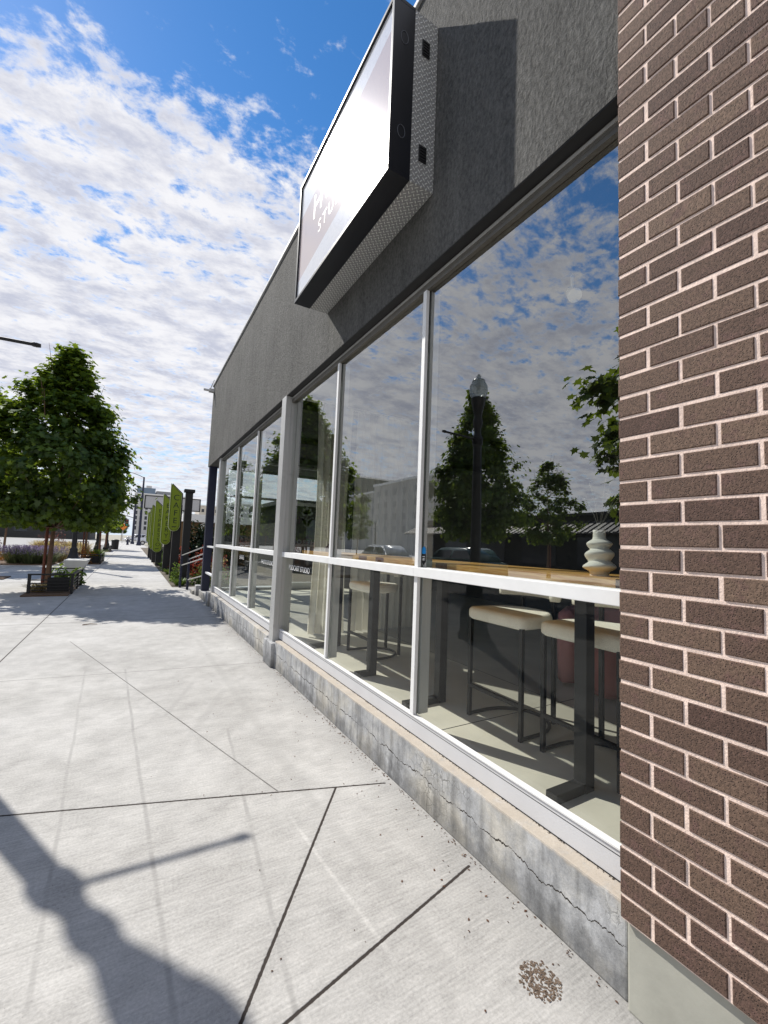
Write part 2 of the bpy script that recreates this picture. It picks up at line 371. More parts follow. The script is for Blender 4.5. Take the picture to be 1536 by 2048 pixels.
def glass_material(tint=(0.93, 0.96, 0.94), base=0.10, gain=1.0, pw=4.0):
    m, t, b = newmat('window_glass'); t.n.remove(b)
    p = t.obj()
    lw = t.new('ShaderNodeLayerWeight'); lw.inputs[0].default_value = 0.5
    fac = t.math('ADD', base, t.math('MULTIPLY', t.math('POWER', lw.outputs['Facing'], pw), gain), clamp=True)
    tr = t.new('ShaderNodeBsdfTransparent'); t.put(tr.inputs[0], tint)
    gl = t.new('ShaderNodeBsdfGlossy'); t.put(gl.inputs['Color'], (0.95, 0.97, 0.97)); gl.inputs['Roughness'].default_value = 0.0
    t.put(gl.inputs['Normal'], t.bump(t.noise(p, 1.3, 2, 0.4), 0.05, 0.02))
    # faint dried-drip film on the outside
    df = t.new('ShaderNodeBsdfDiffuse'); t.put(df.inputs[0], (0.55, 0.55, 0.52))
    film = t.math('MULTIPLY', t.step(t.noise(t.scale(p, (30, 30, 3)), 1.0, 5, 0.7), 0.55, 0.85), 0.018)
    m1 = t.new('ShaderNodeMixShader'); t.put(m1.inputs[0], fac); t.put(m1.inputs[1], tr.outputs[0]); t.put(m1.inputs[2], gl.outputs[0])
    m2 = t.new('ShaderNodeMixShader'); t.put(m2.inputs[0], film); t.put(m2.inputs[1], m1.outputs[0]); t.put(m2.inputs[2], df.outputs[0])
    t.put(t.n['Material Output'].inputs[0], m2.outputs[0]); return m

def alu_material(name, col=(0.48, 0.48, 0.47), rough=0.42, metal=0.3):
    m, t, b = newmat(name); p = t.obj()
    n = t.noise(t.scale(p, (40, 40, 1.5)), 1.0, 4, 0.6); d = t.noise(p, 6, 5, 0.7)
    f = t.math('MULTIPLY', t.lin(n, 0.3, 0.7, 0.92, 1.08), t.lin(t.step(d, 0.55, 0.75), 0, 1, 1.0, 0.84))
    t.put(b.inputs['Base Color'], t.mix(1.0, col, t.comb(f, f, f), 'MULTIPLY'))
    b.inputs['Metallic'].default_value = metal
    t.put(b.inputs['Roughness'], t.lin(d, 0.3, 0.7, rough - 0.08, rough + 0.12)); return m

def leaf_material(name, col, tcol, rough=0.45):
    m, t, b = newmat(name); t.n.remove(b)
    at = t.new('ShaderNodeAttribute', attribute_name='tone'); f = t.lin(at.outputs['Fac'], 0, 1, 0.55, 1.45)
    yel = t.mix(t.step(at.outputs['Fac'], 0.75, 1.0), col, tuple(0.45 * a + 0.55 * c for a, c in zip(col, tcol)))
    c1 = t.mix(1.0, yel, t.comb(f, f, f), 'MULTIPLY'); c2 = t.mix(1.0, tcol, t.comb(f, f, f), 'MULTIPLY')
    di = t.new('ShaderNodeBsdfDiffuse'); t.put(di.inputs[0], c1)
    tl = t.new('ShaderNodeBsdfTranslucent'); t.put(tl.inputs[0], c2)
    gl = t.new('ShaderNodeBsdfGlossy'); gl.inputs['Roughness'].default_value = rough; t.put(gl.inputs['Color'], (0.9, 0.95, 0.9))
    a = t.new('ShaderNodeMixShader'); a.inputs[0].default_value = 0.42; t.put(a.inputs[1], di.outputs[0]); t.put(a.inputs[2], tl.outputs[0])
    e = t.new('ShaderNodeMixShader'); e.inputs[0].default_value = 0.025; t.put(e.inputs[1], a.outputs[0]); t.put(e.inputs[2], gl.outputs[0])
    t.put(t.n['Material Output'].inputs[0], e.outputs[0]); return m

def wood_material(name, c0, c1, axis=1, sc=1.0):
    m, t, b = newmat(name); p = t.obj()
    s = [26 * sc, 26 * sc, 26 * sc]; s[axis] = 1.4 * sc
    n = t.noise(t.scale(p, tuple(s)), 1.0, 4, 0.55, 0.6)
    g = t.math('FRACT', t.math('MULTIPLY', n, 7.0)); g = t.step(t.math('ABSOLUTE', t.math('SUBTRACT', g, 0.5)), 0.05, 0.5)
    blk = t.noise(p, 3.0, 2)
    c = t.mix(g, c0, c1); f = t.lin(blk, 0.3, 0.7, 0.85, 1.15); c = t.mix(1.0, c, t.comb(f, f, f), 'MULTIPLY')
    t.put(b.inputs['Base Color'], c); b.inputs['Roughness'].default_value = 0.38
    t.put(b.inputs['Normal'], t.bump(n, 0.12, 0.002)); return m

def fabric_material(name, col, sc=260, bump=0.5):
    m, t, b = newmat(name); p = t.obj()
    n = t.noise(p, sc, 3, 0.7); k = t.noise(p, 7, 4); f = t.math('MULTIPLY', t.lin(n, 0.3, 0.7, 0.82, 1.15), t.lin(k, 0.3, 0.7, 0.94, 1.05))
    t.put(b.inputs['Base Color'], t.mix(1.0, col, t.comb(f, f, f), 'MULTIPLY')); b.inputs['Roughness'].default_value = 0.95
    b.inputs['Specular IOR Level'].default_value = 0.15
    t.put(b.inputs['Normal'], t.bump(n, bump, 0.006)); return m

def curtain_material():
    m, t, b = newmat('sheer_curtain'); t.n.remove(b); p = t.obj()
    w = t.noise(t.scale(p, (300, 300, 90)), 1.0, 2)
    di = t.new('ShaderNodeBsdfDiffuse'); t.put(di.inputs[0], (0.86, 0.83, 0.75))
    tl = t.new('ShaderNodeBsdfTranslucent'); t.put(tl.inputs[0], (0.84, 0.81, 0.73))
    tr = t.new('ShaderNodeBsdfTransparent')
    a = t.new('ShaderNodeMixShader'); a.inputs[0].default_value = 0.5; t.put(a.inputs[1], di.outputs[0]); t.put(a.inputs[2], tl.outputs[0])
    e = t.new('ShaderNodeMixShader'); t.put(e.inputs[0], t.lin(w, 0.3, 0.7, 0.03, 0.16)); t.put(e.inputs[1], a.outputs[0]); t.put(e.inputs[2], tr.outputs[0])
    t.put(t.n['Material Output'].inputs[0], e.outputs[0]); return m

def diamond_plate_material():
    m, t, b = newmat('diamond_plate'); p = t.pos(); x, y, z = t.sep(p)[:3]
    # face coordinates: on the near side use (x, z), on the underside use (x, y)
    q = t.math('ADD', y, z)
    def bars(px, py, ang, off):
        cs = 0.040
        gx = t.math('ADD', t.math('DIVIDE', px, cs), off[0]); gy = t.math('ADD', t.math('DIVIDE', py, cs), off[1])
        fx = t.math('SUBTRACT', t.math('FRACT', gx), 0.5); fy = t.math('SUBTRACT', t.math('FRACT', gy), 0.5)
        c, s = math.cos(ang), math.sin(ang)
        a = t.math('ADD', t.math('MULTIPLY', fx, c), t.math('MULTIPLY', fy, s)); d = t.math('SUBTRACT', t.math('MULTIPLY', fy, c), t.math('MULTIPLY', fx, s))
        e = t.math('ADD', t.math('POWER', t.math('DIVIDE', a, 0.42), 2.0), t.math('POWER', t.math('DIVIDE', d, 0.12), 2.0))
        return t.step(e, 1.0, 0.4)
    h = t.math('MAXIMUM', bars(x, q, R(45), (0, 0)), bars(x, q, R(-45), (0.5, 0.5)))
    n = t.noise(p, 12, 5, 0.7)
    c = t.mix(h, t.mix(n, (0.30, 0.30, 0.30), (0.42, 0.42, 0.41)), (0.85, 0.85, 0.82))
    t.put(b.inputs['Base Color'], c); b.inputs['Metallic'].default_value = 0.5; b.inputs['Roughness'].default_value = 0.42
    t.put(b.inputs['Normal'], t.bump(h, 1.0, 0.006)); return m

def mulch_material(name, a, c_):
    m, t, b = newmat(name); p = t.pos(); n = t.noise(p, 45, 5, 0.7); k = t.voro(p, 38, 'F1', 1)
    t.put(b.inputs['Base Color'], t.mix(n, a, c_)); b.inputs['Roughness'].default_value = 0.95
    t.put(b.inputs['Normal'], t.bump(n, 1.0, 0.02)); return m

def facade_material(name, wall, win, sx, sz, wx=0.5, wz=0.55, offs=(0, 0)):
    """far facade: only tonal variation, the windows themselves are geometry"""
    return flat(name, wall, 0.85, 0, 0.08, 0.6)

MT = {}
MT['walk'] = sidewalk_material(); MT['plinth'] = plinth_material(True); MT['conc'] = plinth_material(False); MT['stucco'] = stucco_material()
MT['brick'] = brick_material(); MT['glass'] = glass_material((0.86, 0.90, 0.88), base=0.33, gain=0.34); MT['clear'] = glass_material(base=0.026, gain=0.30); MT['alu'] = alu_material('mill_aluminium'); MT['sill'] = flat('sill_paint', (0.60, 0.60, 0.61), 0.5, 0.0, 0.06, 3); MT['alu_white'] = alu_material('pale_aluminium', (0.80, 0.81, 0.82), 0.5, 0.15)
MT['alu_dark'] = alu_material('dark_aluminium', (0.16, 0.15, 0.13), 0.5, 0.5); MT['black'] = flat('black_gasket', (0.012, 0.012, 0.013), 0.6)
MT['mortar'] = flat('pinkish_mortar', (0.80, 0.63, 0.54), 0.9, 0, 0.20, 22, 0.6, bscale=140)
MT['blackmetal'] = flat('black_metal', (0.007, 0.007, 0.008), 0.55, 0.0, 0.2, 12); MT['signblack'] = flat('sign_frame_paint', (0.006, 0.007, 0.011), 0.38, 0, 0.2, 6, 0, 0.35)
MT['bluepost'] = flat('dark_blue_paint', (0.009, 0.012, 0.038), 0.45, 0.0, 0.15, 5); MT['plate'] = diamond_plate_material()
MT['wood'] = wood_material('counter_pine', (0.95, 0.58, 0.19), (0.74, 0.36, 0.085)); MT['wood_end'] = wood_material('counter_end_grain', (0.28, 0.10, 0.028), (0.16, 0.05, 0.015), 0, 1.4)
MT['cream'] = fabric_material('cream_boucle', (0.88, 0.84, 0.73)); MT['rose'] = fabric_material('rose_velvet', (0.36, 0.12, 0.10), 300, 0.2)
MT['curtain'] = curtain_material(); MT['ceramic'] = flat('matt_cream_ceramic', (0.92, 0.89, 0.80), 0.75, 0, 0.05, 20, 0.15)
MT['floor'] = flat('studio_floor', (0.52, 0.49, 0.42), 0.42, 0, 0.22, 1.4); MT['ceil'] = flat('dark_ceiling', (0.028, 0.028, 0.027), 0.8); MT['inwall'] = flat('interior_wall', (0.07, 0.068, 0.065), 0.8)
MT['white'] = flat('white_paint', (0.78, 0.78, 0.77), 0.6, 0, 0.05); MT['decal'] = flat('white_decal', (0.82, 0.82, 0.82), 0.7, 0, 0.02)
MT['decal_grey'] = flat('grey_etched_decal', (0.33, 0.36, 0.35), 0.8, 0, 0.05)
MT['trunk'] = flat('bark', (0.16, 0.095, 0.06), 0.95, 0, 0.3, 14, 0.8); MT['stake'] = flat('stained_stake', (0.15, 0.05, 0.03), 0.85, 0, 0.2, 14)
MT['leaf'] = leaf_material('plane_leaf', (0.036, 0.074, 0.010), (0.19, 0.26, 0.020)); MT['hedge'] = leaf_material('dark_hedge_leaf', (0.010, 0.020, 0.008), (0.012, 0.022, 0.006))
MT['shrubleaf'] = leaf_material('bright_shrub_leaf', (0.07, 0.13, 0.02), (0.14, 0.2, 0.03)); MT['redleaf'] = leaf_material('red_shrub_leaf', (0.16, 0.022, 0.018), (0.25, 0.04, 0.02))
MT['lavender'] = leaf_material('lavender_flower', (0.20, 0.15, 0.27), (0.24, 0.19, 0.30)); MT['sage'] = leaf_material('lavender_stem', (0.10, 0.12, 0.06), (0.12, 0.15, 0.06))
MT['straw'] = leaf_material('dry_grass', (0.45, 0.36, 0.17), (0.45, 0.36, 0.15)); MT['orange'] = leaf_material('orange_shrub_leaf', (0.30, 0.12, 0.02), (0.34, 0.14, 0.02)); MT['plum'] = leaf_material('plum_shrub_leaf', (0.13, 0.05, 0.05), (0.15, 0.06, 0.05))
MT['mulch'] = mulch_material('bark_mulch', (0.05, 0.03, 0.02), (0.22, 0.14, 0.085)); MT['soil'] = mulch_material('garden_soil', (0.05, 0.04, 0.03), (0.16, 0.13, 0.09))
MT['asphalt'] = flat('asphalt', (0.30, 0.295, 0.285), 0.9, 0, 0.12, 0.8, 0.3, bscale=90); MT['bench'] = flat('smooth_white_concrete', (0.56, 0.55, 0.51), 0.8, 0, 0.06, 3, 0.1)
MT['green'] = flat('lime_green_panel', (0.195, 0.265, 0.006), 0.55, 0, 0.06, 4); MT['signink'] = flat('dark_sign_ink', (0.012, 0.02, 0.008), 0.6)
MT['cutglass'] = flat('amber_glass', (0.10, 0.03, 0.012), 0.1, 0, 0.1); MT['reed'] = flat('reed_stick', (0.16, 0.12, 0.07), 0.9)
MT['hedgewall'] = flat('dark_timber', (0.022, 0.020, 0.018), 0.85, 0, 0.2, 3); MT['pale_letter'] = flat('pale_sign_letter', (0.64, 0.575, 0.555), 0.3, 0, 0.03); MT['tyre'] = flat('tyre_rubber', (0.018, 0.018, 0.018), 0.9); MT['carglass'] = flat('car_window', (0.02, 0.025, 0.03), 0.06, 0, 0.05); MT['chrome'] = alu_material('bright_trim', (0.7, 0.7, 0.7), 0.25, 0.9)

# ------------------------------------------------------------------ ground, road, pavement
g = MB(); g.add([(-900, -500, -0.016), (900, -500, -0.016), (900, 1100, -0.016), (-900, 1100, -0.016)], [(0, 1, 2, 3)])
struct(g.build('ground', flat('dry_ground', (0.30, 0.28, 0.22), 0.95, 0, 0.2, 0.3)))
g = MB(); g.add([(-21, -120, -0.010), (-8.45, -120, -0.010), (-8.45, 114, -0.010), (-21, 114, -0.010)], [(0, 1, 2, 3)])
struct(g.build('road', MT['asphalt']))
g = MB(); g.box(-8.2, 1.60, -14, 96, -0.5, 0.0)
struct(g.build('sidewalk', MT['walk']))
g = MB(); g.box(-8.45, -8.2, -14, 96, -0.5, 0.004)
struct(g.build('kerb', MT['conc']))
g = MB(); g.add([(1.10, 14.3, 0.006), (9, 14.3, 0.006), (9, 60, 0.006), (0.80, 60, 0.006), (1.0, 32, 0.006)], [(0, 1, 2, 3, 4)])
struct(g.build('garden_soil', MT['soil']))
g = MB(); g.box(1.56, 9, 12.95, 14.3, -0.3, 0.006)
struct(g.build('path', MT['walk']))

g = MB(); g.add([(-120, 98, -0.008), (120, 98, -0.008), (120, 114, -0.008), (-120, 114, -0.008)], [(0, 1, 2, 3)])
struct(g.build('cross_street', MT['asphalt']))
g = MB(); g.box(-60, -21, -60, 96, -0.5, 0.0); struct(g.build('far_pavement', MT['walk']))

# ------------------------------------------------------------------ the studio building
GX = 1.667            # glass plane
HEAD, SILL = 3.325, 0.433
ST = thing('studio_building', 'dark grey stucco studio building with a long band of tall aluminium framed windows', 'building', (1.56, 5.5, 0))
def part(mb, name, mat, parent=None):
    o = mb.build(name, mat, parent or ST)
    if parent is None or parent is ST: o.matrix_parent_inverse = ST.matrix_basis.inverted()
    return o
w = MB()
w.box(1.56, 1.76, -3.0, 11.98, 3.378, 5.56); w.box(1.76, 9.0, 11.78, 11.98, 3.378, 5.56); w.box(1.76, 9.0, 10.55, 11.78, 3.42, 3.5)
part(w, 'stucco_wall', MT['stucco'])
w = MB(); w.box(1.535, 1.79, -3.0, 12.01, 5.56, 5.60, 0.006); part(w, 'parapet_cap', MT['alu'])
w = MB(); w.box(1.43, 1.56, 11.78, 11.90, 5.36, 5.44); w.tube((1.46, 11.84, 5.44), (1.545, 11.84, 5.70), 0.012); w.tube((1.44, 11.84, 5.40), (1.30, 11.84, 5.40), 0.03); part(w, 'roof_bracket', MT['alu'])
w = MB(); w.box(1.76, 9.0, -3.0, 11.78, 5.30, 5.36); part(w, 'roof', MT['ceil'])
w = MB(); w.box(1.5635, 1.66, 0.80, 10.45, 3.372, 3.377); part(w, 'soffit', MT['black'])
w = MB(); w.box(1.56, 1.72, 0.90, 5.15, 0.0, 0.315, 0.008); w.box(1.56, 1.72, 5.49, 10.22, 0.0, 0.305, 0.008)
part(w, 'plinth', MT['plinth'])
for nm, (a, c, zt) in (('pier_block', (5.15, 5.49, 0.285)), ('pier_block', (10.22, 10.55, 0.30))):
    w = MB(); w.box(1.515, 1.76, a, c, 0.0, zt, 0.01); part(w, nm, MT['conc'])
w = MB(); w.box(1.56, 9.0, 10.55, 12.45, 0.0, 0.172, 0.012); w.box(1.50, 1.74, 12.15, 12.45, 0.0, 0.26, 0.012); w.box(1.45, 4.0, 12.45, 12.95, 0.0, 0.10, 0.012); part(w, 'porch_step', MT['conc'])
w = MB(); w.box(1.575, 1.762, 11.72, 11.90, 0.172, 3.378, 0.008); part(w, 'porch_post', MT['bluepost'])
w = MB(); w.box(1.72, 9.0, -3.0, 10.45, 0.0, 0.33)
part(w, 'floor', MT['floor'])
w = MB(); w.box(1.76, 9.0, -3.0, 10.50, 3.46, 3.52)
for yy in (1.6, 3.6, 5.6, 7.6, 9.6): w.box(1.78, 8.9, yy - 0.06, yy + 0.06, 3.34, 3.46)
part(w, 'ceiling', MT['ceil'])
w = MB(); w.box(7.2, 7.4, -3.0, 10.5, 0.33, 3.46); w.box(1.76, 7.2, -3.0, -2.8, 0.33, 3.46); w.box(4.9, 7.2, 10.36, 10.5, 0.33, 3.46); part(w, 'interior_wall', MT['inwall'])
# floor joints of the studio
w = MB(); w.box(1.78, 7.0, 2.26, 2.266, 0.3301, 0.3312); w.box(3.0, 3.006, -2, 10, 0.3301, 0.3311); part(w, 'floor_joint', MT['black'])
# corner posts and the big pilaster
w = MB(); w.box(1.556, 1.76, 5.25, 5.43, 0.285, 3.3785, 0.004); w.box(1.62, 1.625, 5.243, 5.25, 0.30, 3.36); part(w, 'pilaster', MT['alu'])
w = MB(); w.box(1.60, 1.78, 10.28, 10.46, 0.30, 3.371, 0.004); part(w, 'corner_post', MT['alu'])
w = MB(); w.box(1.634, 1.74, 0.80, 0.92, 0.32, 3.37); part(w, 'jamb', MT['alu'])
# windows: each bay is a part, with frame pieces and panes as sub-parts
bays = [(0.92, 2.342), (2.342, 3.80), (3.80, 5.25), (5.43, 6.98), (6.98, 8.48), (8.48, 10.28)]
def window(y0, y1, left_mull):
    fr = MB()
    fr.box(1.634, 1.76, y0, y1, 3.325, 3.371)                    # head
    wn = part(fr, 'window', MT['alu_dark'])
    def sub(mb, name, mat):
        o = mb.build(name, mat, wn); o.matrix_parent_inverse = Matrix.Identity(4); return o
    f2 = MB(); f2.box(1.634, 1.674, y0, y1, 0.316, 0.428); sub(f2, 'sill', MT['sill'])
    f2 = MB(); f2.box(1.6334, 1.634, y0 + 0.002, y1 - 0.002, 0.4045, 0.4075); f2.box(1.6325, 1.634, y0 + 0.002, y1 - 0.002, 0.3165, 0.3205); sub(f2, 'sealant_line', MT['black'])
    f2 = MB(); f2.box(1.630, 1.634, y0, y1, 3.345, 3.362); sub(f2, 'head_trim', MT['alu'])
    f2 = MB(); f2.box(1.628, GX - 0.004, y0, y1, 0.428, 0.4345); sub(f2, 'sill_cap', MT['white'])
    f2 = MB(); f2.box(1.612, GX + 0.05, y0 + 0.0, y1, 1.320, 1.380, 0.003); sub(f2, 'transom_rail', MT['white'])
    f2 = MB(); f2.box(1.636, GX - 0.003, y0, y1, 3.300, 3.325); sub(f2, 'head_bead', MT['alu_dark'])
    if left_mull:
        a = y1 - 0.019
        for za, zb in ((0.4345, 1.320), (1.380, 3.300)):
            f3 = MB(); f3.box(1.632, 1.658, a, a + 0.038, za, zb, 0.002); sub(f3, 'mullion', MT['white'])
            f3 = MB(); f3.box(1.658, GX - 0.002, a + 0.003, a + 0.035, za, zb); sub(f3, 'gasket', MT['black'])
            f3 = MB(); f3.box(GX + 0.008, 1.747, a - 0.004, a + 0.044, za, zb); sub(f3, 'inner_mullion', MT['alu'])
    for za, zb in ((0.4345, 1.320), (1.380, 3.300)):
        f3 = MB(); f3.add([(GX, y0, za), (GX, y1, za), (GX, y1, zb), (GX, y0, zb)], [(3, 2, 1, 0)])
        o = sub(f3, 'pane', MT['glass'] if za > 1 else MT['clear'])
    return wn
WIN = [window(y0, y1, i not in (2, 5)) for i, (y0, y1) in enumerate(bays)]
ROOTI = ST.matrix_basis.inverted()
def on_window(i, origin): return frame_m(Vector(origin), (0, -1, 0), (0, 0, 1))   # readable from the street
dec = [(2, 'PODCAST STUDIO', 4.75, 1.20, 0.085), (3, 'PHOTO STUDIO', 6.10, 1.20, 0.085), (4, 'EVENTS', 7.75, 1.20, 0.105)]
for i, s_, y_, z_, sz in dec:
    o = text_mesh('lettering', s_, sz, MT['decal'], WIN[i], on_window(i, (GX - 0.002, y_, z_)), 0.0004)
# small blue and black sticker
f3 = MB(); f3.prism([(2.325, 1.470), (2.285, 1.470), (2.285, 1.505), (2.305, 1.520), (2.325, 1.505)], 'x', GX - 0.0022, GX - 0.0012)
st = f3.build('sticker', flat('blue_sticker', (0.0, 0.24, 0.62), 0.5), WIN[0])
f3 = MB(); f3.prism([(2.325, 1.469), (2.285, 1.469), (2.285, 1.42), (2.305, 1.396), (2.325, 1.42)], 'x', GX - 0.0022, GX - 0.0012); f3.build('sticker', MT['black'], WIN[0])
f3 = MB()
for zz_, a_ in ((1.452, 0.014), (1.438, 0.011), (1.430, 0.012)): f3.box(GX - 0.0030, GX - 0.0024, 2.305 - a_, 2.305 + a_, zz_ - 0.002, zz_ + 0.002)
f3.build('sticker_print', MT['decal'], WIN[0])
# glazed end wall of the studio, with a door onto the porch
ew = MB()
for xa in (1.78, 2.55, 3.30, 4.25, 4.85): ew.box(xa - 0.03, xa + 0.03, 10.36, 10.46, 0.33, 3.40)
for za in (0.36, 1.42, 2.52, 3.40): ew.box(1.75, 4.88, 10.365, 10.455, za - 0.025, za + 0.025)
EWF = part(ew, 'end_window', MT['alu'])
w = MB(); w.add([(1.75, 10.41, 0.33), (4.88, 10.41, 0.33), (4.88, 10.41, 3.42), (1.75, 10.41, 3.42)], [(0, 1, 2, 3)])
GL2 = glass_material((0.90, 0.96, 0.94), 0.05, 0.5); w.build('pane', GL2, EWF)
w = MB(); w.box(3.34, 3.40, 10.30, 10.345, 0.34, 2.50); w.box(4.15, 4.21, 10.30, 10.345, 0.34, 2.50); w.box(3.40, 4.15, 10.30, 10.345, 2.42, 2.50); w.box(3.40, 4.15, 10.30, 10.345, 0.34, 0.50)
DR = part(w, 'door', MT['white'])
w = MB(); w.tube((3.46, 10.25, 0.8), (3.46, 10.25, 1.7), 0.014); w.tube((3.46, 10.25, 0.9), (3.46, 10.30, 0.9), 0.01); w.tube((3.46, 10.25, 1.6), (3.46, 10.30, 1.6), 0.01); w.build('handle', MT['blackmetal'], DR)
# etched rose emblem and name on the door side glass, reading from outside
ex, ez = 3.80, 2.05
em = MB()
def petal(cx, cz, L, wd, a, k=7):
    pts = []
    for i in range(k + 1): q = i / k; pts.append((q * L, wd * math.sin(PI * q)))
    for i in range(k - 1, 0, -1): q = i / k; pts.append((q * L, -wd * math.sin(PI * q)))
    c, s_ = math.cos(a), math.sin(a)
    em.prism([(cx + x_ * c - z_ * s_, cz + x_ * s_ + z_ * c) for x_, z_ in pts], 'y', 10.395, 10.397)
for a, L in ((20, .17), (60, .2), (95, .21), (130, .2), (165, .17)): petal(ex, ez + 0.16, L, 0.062, R(a))
for q in range(6): petal(ex, ez - 0.02 - 0.03 * q, 0.22 - 0.012 * q, 0.035, R(32 + 5 * q)); petal(ex, ez - 0.02 - 0.03 * q, 0.22 - 0.012 * q, 0.035, R(148 - 5 * q))
em.box(ex - 0.008, ex + 0.008, 10.3955, 10.3965, ez - 0.42, ez + 0.16)
part(em, 'door_emblem', MT['decal_grey'])
for s_, dz_, sz in (('HERO', -0.55, 0.16), ('STUDIO', -0.71, 0.10)):
    o = text_mesh('door_lettering', s_, sz, MT['decal_grey'], ST, Matrix.Identity(4), 0.0004, spacing=1.25)
    o.matrix_local = ROOTI @ frame_m(Vector((ex, 10.397, ez + dz_)), (-1, 0, 0), (0, 0, 1))

# ------------------------------------------------------------------ brick wall at the right
BX, BY0, Z0B, HC, BL, JT = 1.516, 0.8997, 3.664, 0.07845, 0.2032, 0.0118
BW = thing('brick_wall', 'brown brick wall with pale pink mortar beside the windows', 'brick wall', (1.6, 0.5, 0))
bm = bmesh.new(); tl_ = bm.faces.layers.float.new('tone')
me = bpy.data.meshes.new('bricks'); tones = []; vs = []; fs = []
def brick_box(x0, x1, y0, y1, z0, z1, tone):
    o = len(vs); e = 0.0028
    jx = rng.uniform(-0.0016, 0.0016); j = [rng.uniform(-0.0018, 0.0018) for _ in range(4)]
    y0 += j[0]; y1 += j[1]; z0 += j[2]; z1 += j[3]; x0 += jx
    vs.extend([(x0, y0 + e, z0 + e), (x0, y1 - e, z0 + e), (x0, y1 - e, z1 - e), (x0, y0 + e, z1 - e),
               (x0 + e, y0, z0), (x0 + e, y1, z0), (x0 + e, y1, z1), (x0 + e, y0, z1), (x1, y0, z0), (x1, y1, z0), (x1, y1, z1), (x1, y0, z1)])
    q = [(3, 2, 1, 0), (0, 1, 5, 4), (1, 2, 6, 5), (2, 3, 7, 6), (3, 0, 4, 7), (4, 5, 9, 8), (5, 6, 10, 9), (6, 7, 11, 10), (7, 4, 8, 11), (8, 9, 10, 11)]
    fs.extend([tuple(i + o for i in f) for f in q]); tones.extend([tone] * 10)
for k in range(-26, 43):
    z1 = Z0B - k * HC - JT / 2; z0 = Z0B - (k + 1) * HC + JT / 2
    first = BL / 2 if k % 2 == 0 else BL
    ya = BY0; L = first - JT / 2 + 0.004
    while ya > -1.6:
        yb = ya - L
        brick_box(BX, BX + 0.09 if ya < BY0 else BX + 0.19, yb, ya, z0, z1, min(1, max(0, rng.gauss(0.42, 0.26))))
        ya = yb - JT; L = BL - JT
me.from_pydata(vs, [], fs); me.materials.append(MT['brick'])
at = me.attributes.new('tone', 'FLOAT', 'FACE'); at.data.foreach_set('value', tones)
o = bpy.data.objects.new('bricks', me); COL.objects.link(o); o.parent = BW; o.matrix_parent_inverse = BW.matrix_basis.inverted(); bm.free()
w = MB(); w.box(BX + 0.0036, BX + 0.185, -1.6, BY0 - 0.0036, 0.292, 5.70)
o = w.build('mortar', MT['mortar'], BW); o.matrix_parent_inverse = BW.matrix_basis.inverted()
w = MB(); w.box(BX + 0.022, BX + 0.19, -1.6, BY0 - 0.012, 0.0, 0.290, 0.006)
o = w.build('concrete_footing', flat('pale_footing', (0.37, 0.365, 0.315), 0.9, 0, 0.22, 3.0, 0.35), BW); o.matrix_parent_inverse = BW.matrix_basis.inverted()

# ------------------------------------------------------------------ the projecting box sign
SG = thing('box_sign', 'white faced box sign in a black frame projecting from the stucco wall', 'sign', (1.56, 3.09, 4.49))
def sg(mb, name, mat):
    o = mb.build(name, mat, SG); o.matrix_parent_inverse = SG.matrix_basis.inverted(); return o
ya, yb, za, zb = 2.18, 3.99, 3.87, 5.10
w = MB(); w.box(1.368, 1.5575, ya + 0.004, yb - 0.004, za + 0.004, zb - 0.004); sg(w, 'plate_housing', MT['plate'])
w = MB(); t_ = 0.028
w.box(1.205, 1.368, ya, yb, za, za + t_, 0.003); w.box(1.205, 1.368, ya, yb, zb - t_, zb, 0.003); w.box(1.205, 1.368, ya, ya + t_, za + t_, zb - t_, 0.003); w.box(1.205, 1.368, yb - t_, yb, za + t_, zb - t_, 0.003)
sg(w, 'frame', MT['signblack'])
w = MB(); w.box(1.222, 1.236, ya + t_, yb - t_, za + t_, zb - t_)
m, t, b = newmat('sign_face_acrylic'); p = t.pos(); x, y, z = t.sep(p)[:3]
sc = t.math('ADD', y, t.math('MULTIPLY', z, 0.0))
marb = t.step(t.math('ABSOLUTE', t.math('SUBTRACT', t.noise(t.scale(p, (1, 5, 6)), 1.3, 5, 0.7, 1.5), 0.5)), 0.03, 0.0)
c = t.mix(t.math('MULTIPLY', marb, 0.35), (0.72, 0.72, 0.74), (0.48, 0.48, 0.52))
# pale rose bands of the printed design
d1 = t.math('ABSOLUTE', t.math('ADD', t.math('SUBTRACT', z, 4.49), t.math('MULTIPLY', t.math('SUBTRACT', y, 3.09), 0.10)))
band = t.step(d1, 0.33, 0.325)
c = t.mix(band, c, (0.58, 0.50, 0.48))
t.put(b.inputs['Base Color'], c); b.inputs['Roughness'].default_value = 0.135; b.inputs['Specular IOR Level'].default_value = 0.45
sg(w, 'face', m)
for s_, dz_, sz in (('HERO', 0.10, 0.34), ('STUDIO', -0.17, 0.17)):
    o = text_mesh('lettering', s_, sz, MT['pale_letter'], SG, Matrix.Identity(4), 0.0006, spacing=1.3)
    o.matrix_local = SG.matrix_basis.inverted() @ frame_m(Vector((1.2212, 3.09, 4.49 + dz_)), (0, -1, 0), (0, 0, 1))
for zc in (4.86, 4.10):
    w = MB(); w.box(1.43, 1.49, ya - 0.004, ya + 0.003, zc - 0.055, zc + 0.055)
    for i in range(5): w.box(1.436, 1.484, ya - 0.010, ya - 0.004, zc - 0.046 + i * 0.02, zc - 0.038 + i * 0.02)
    sg(w, 'vent', MT['blackmetal'])
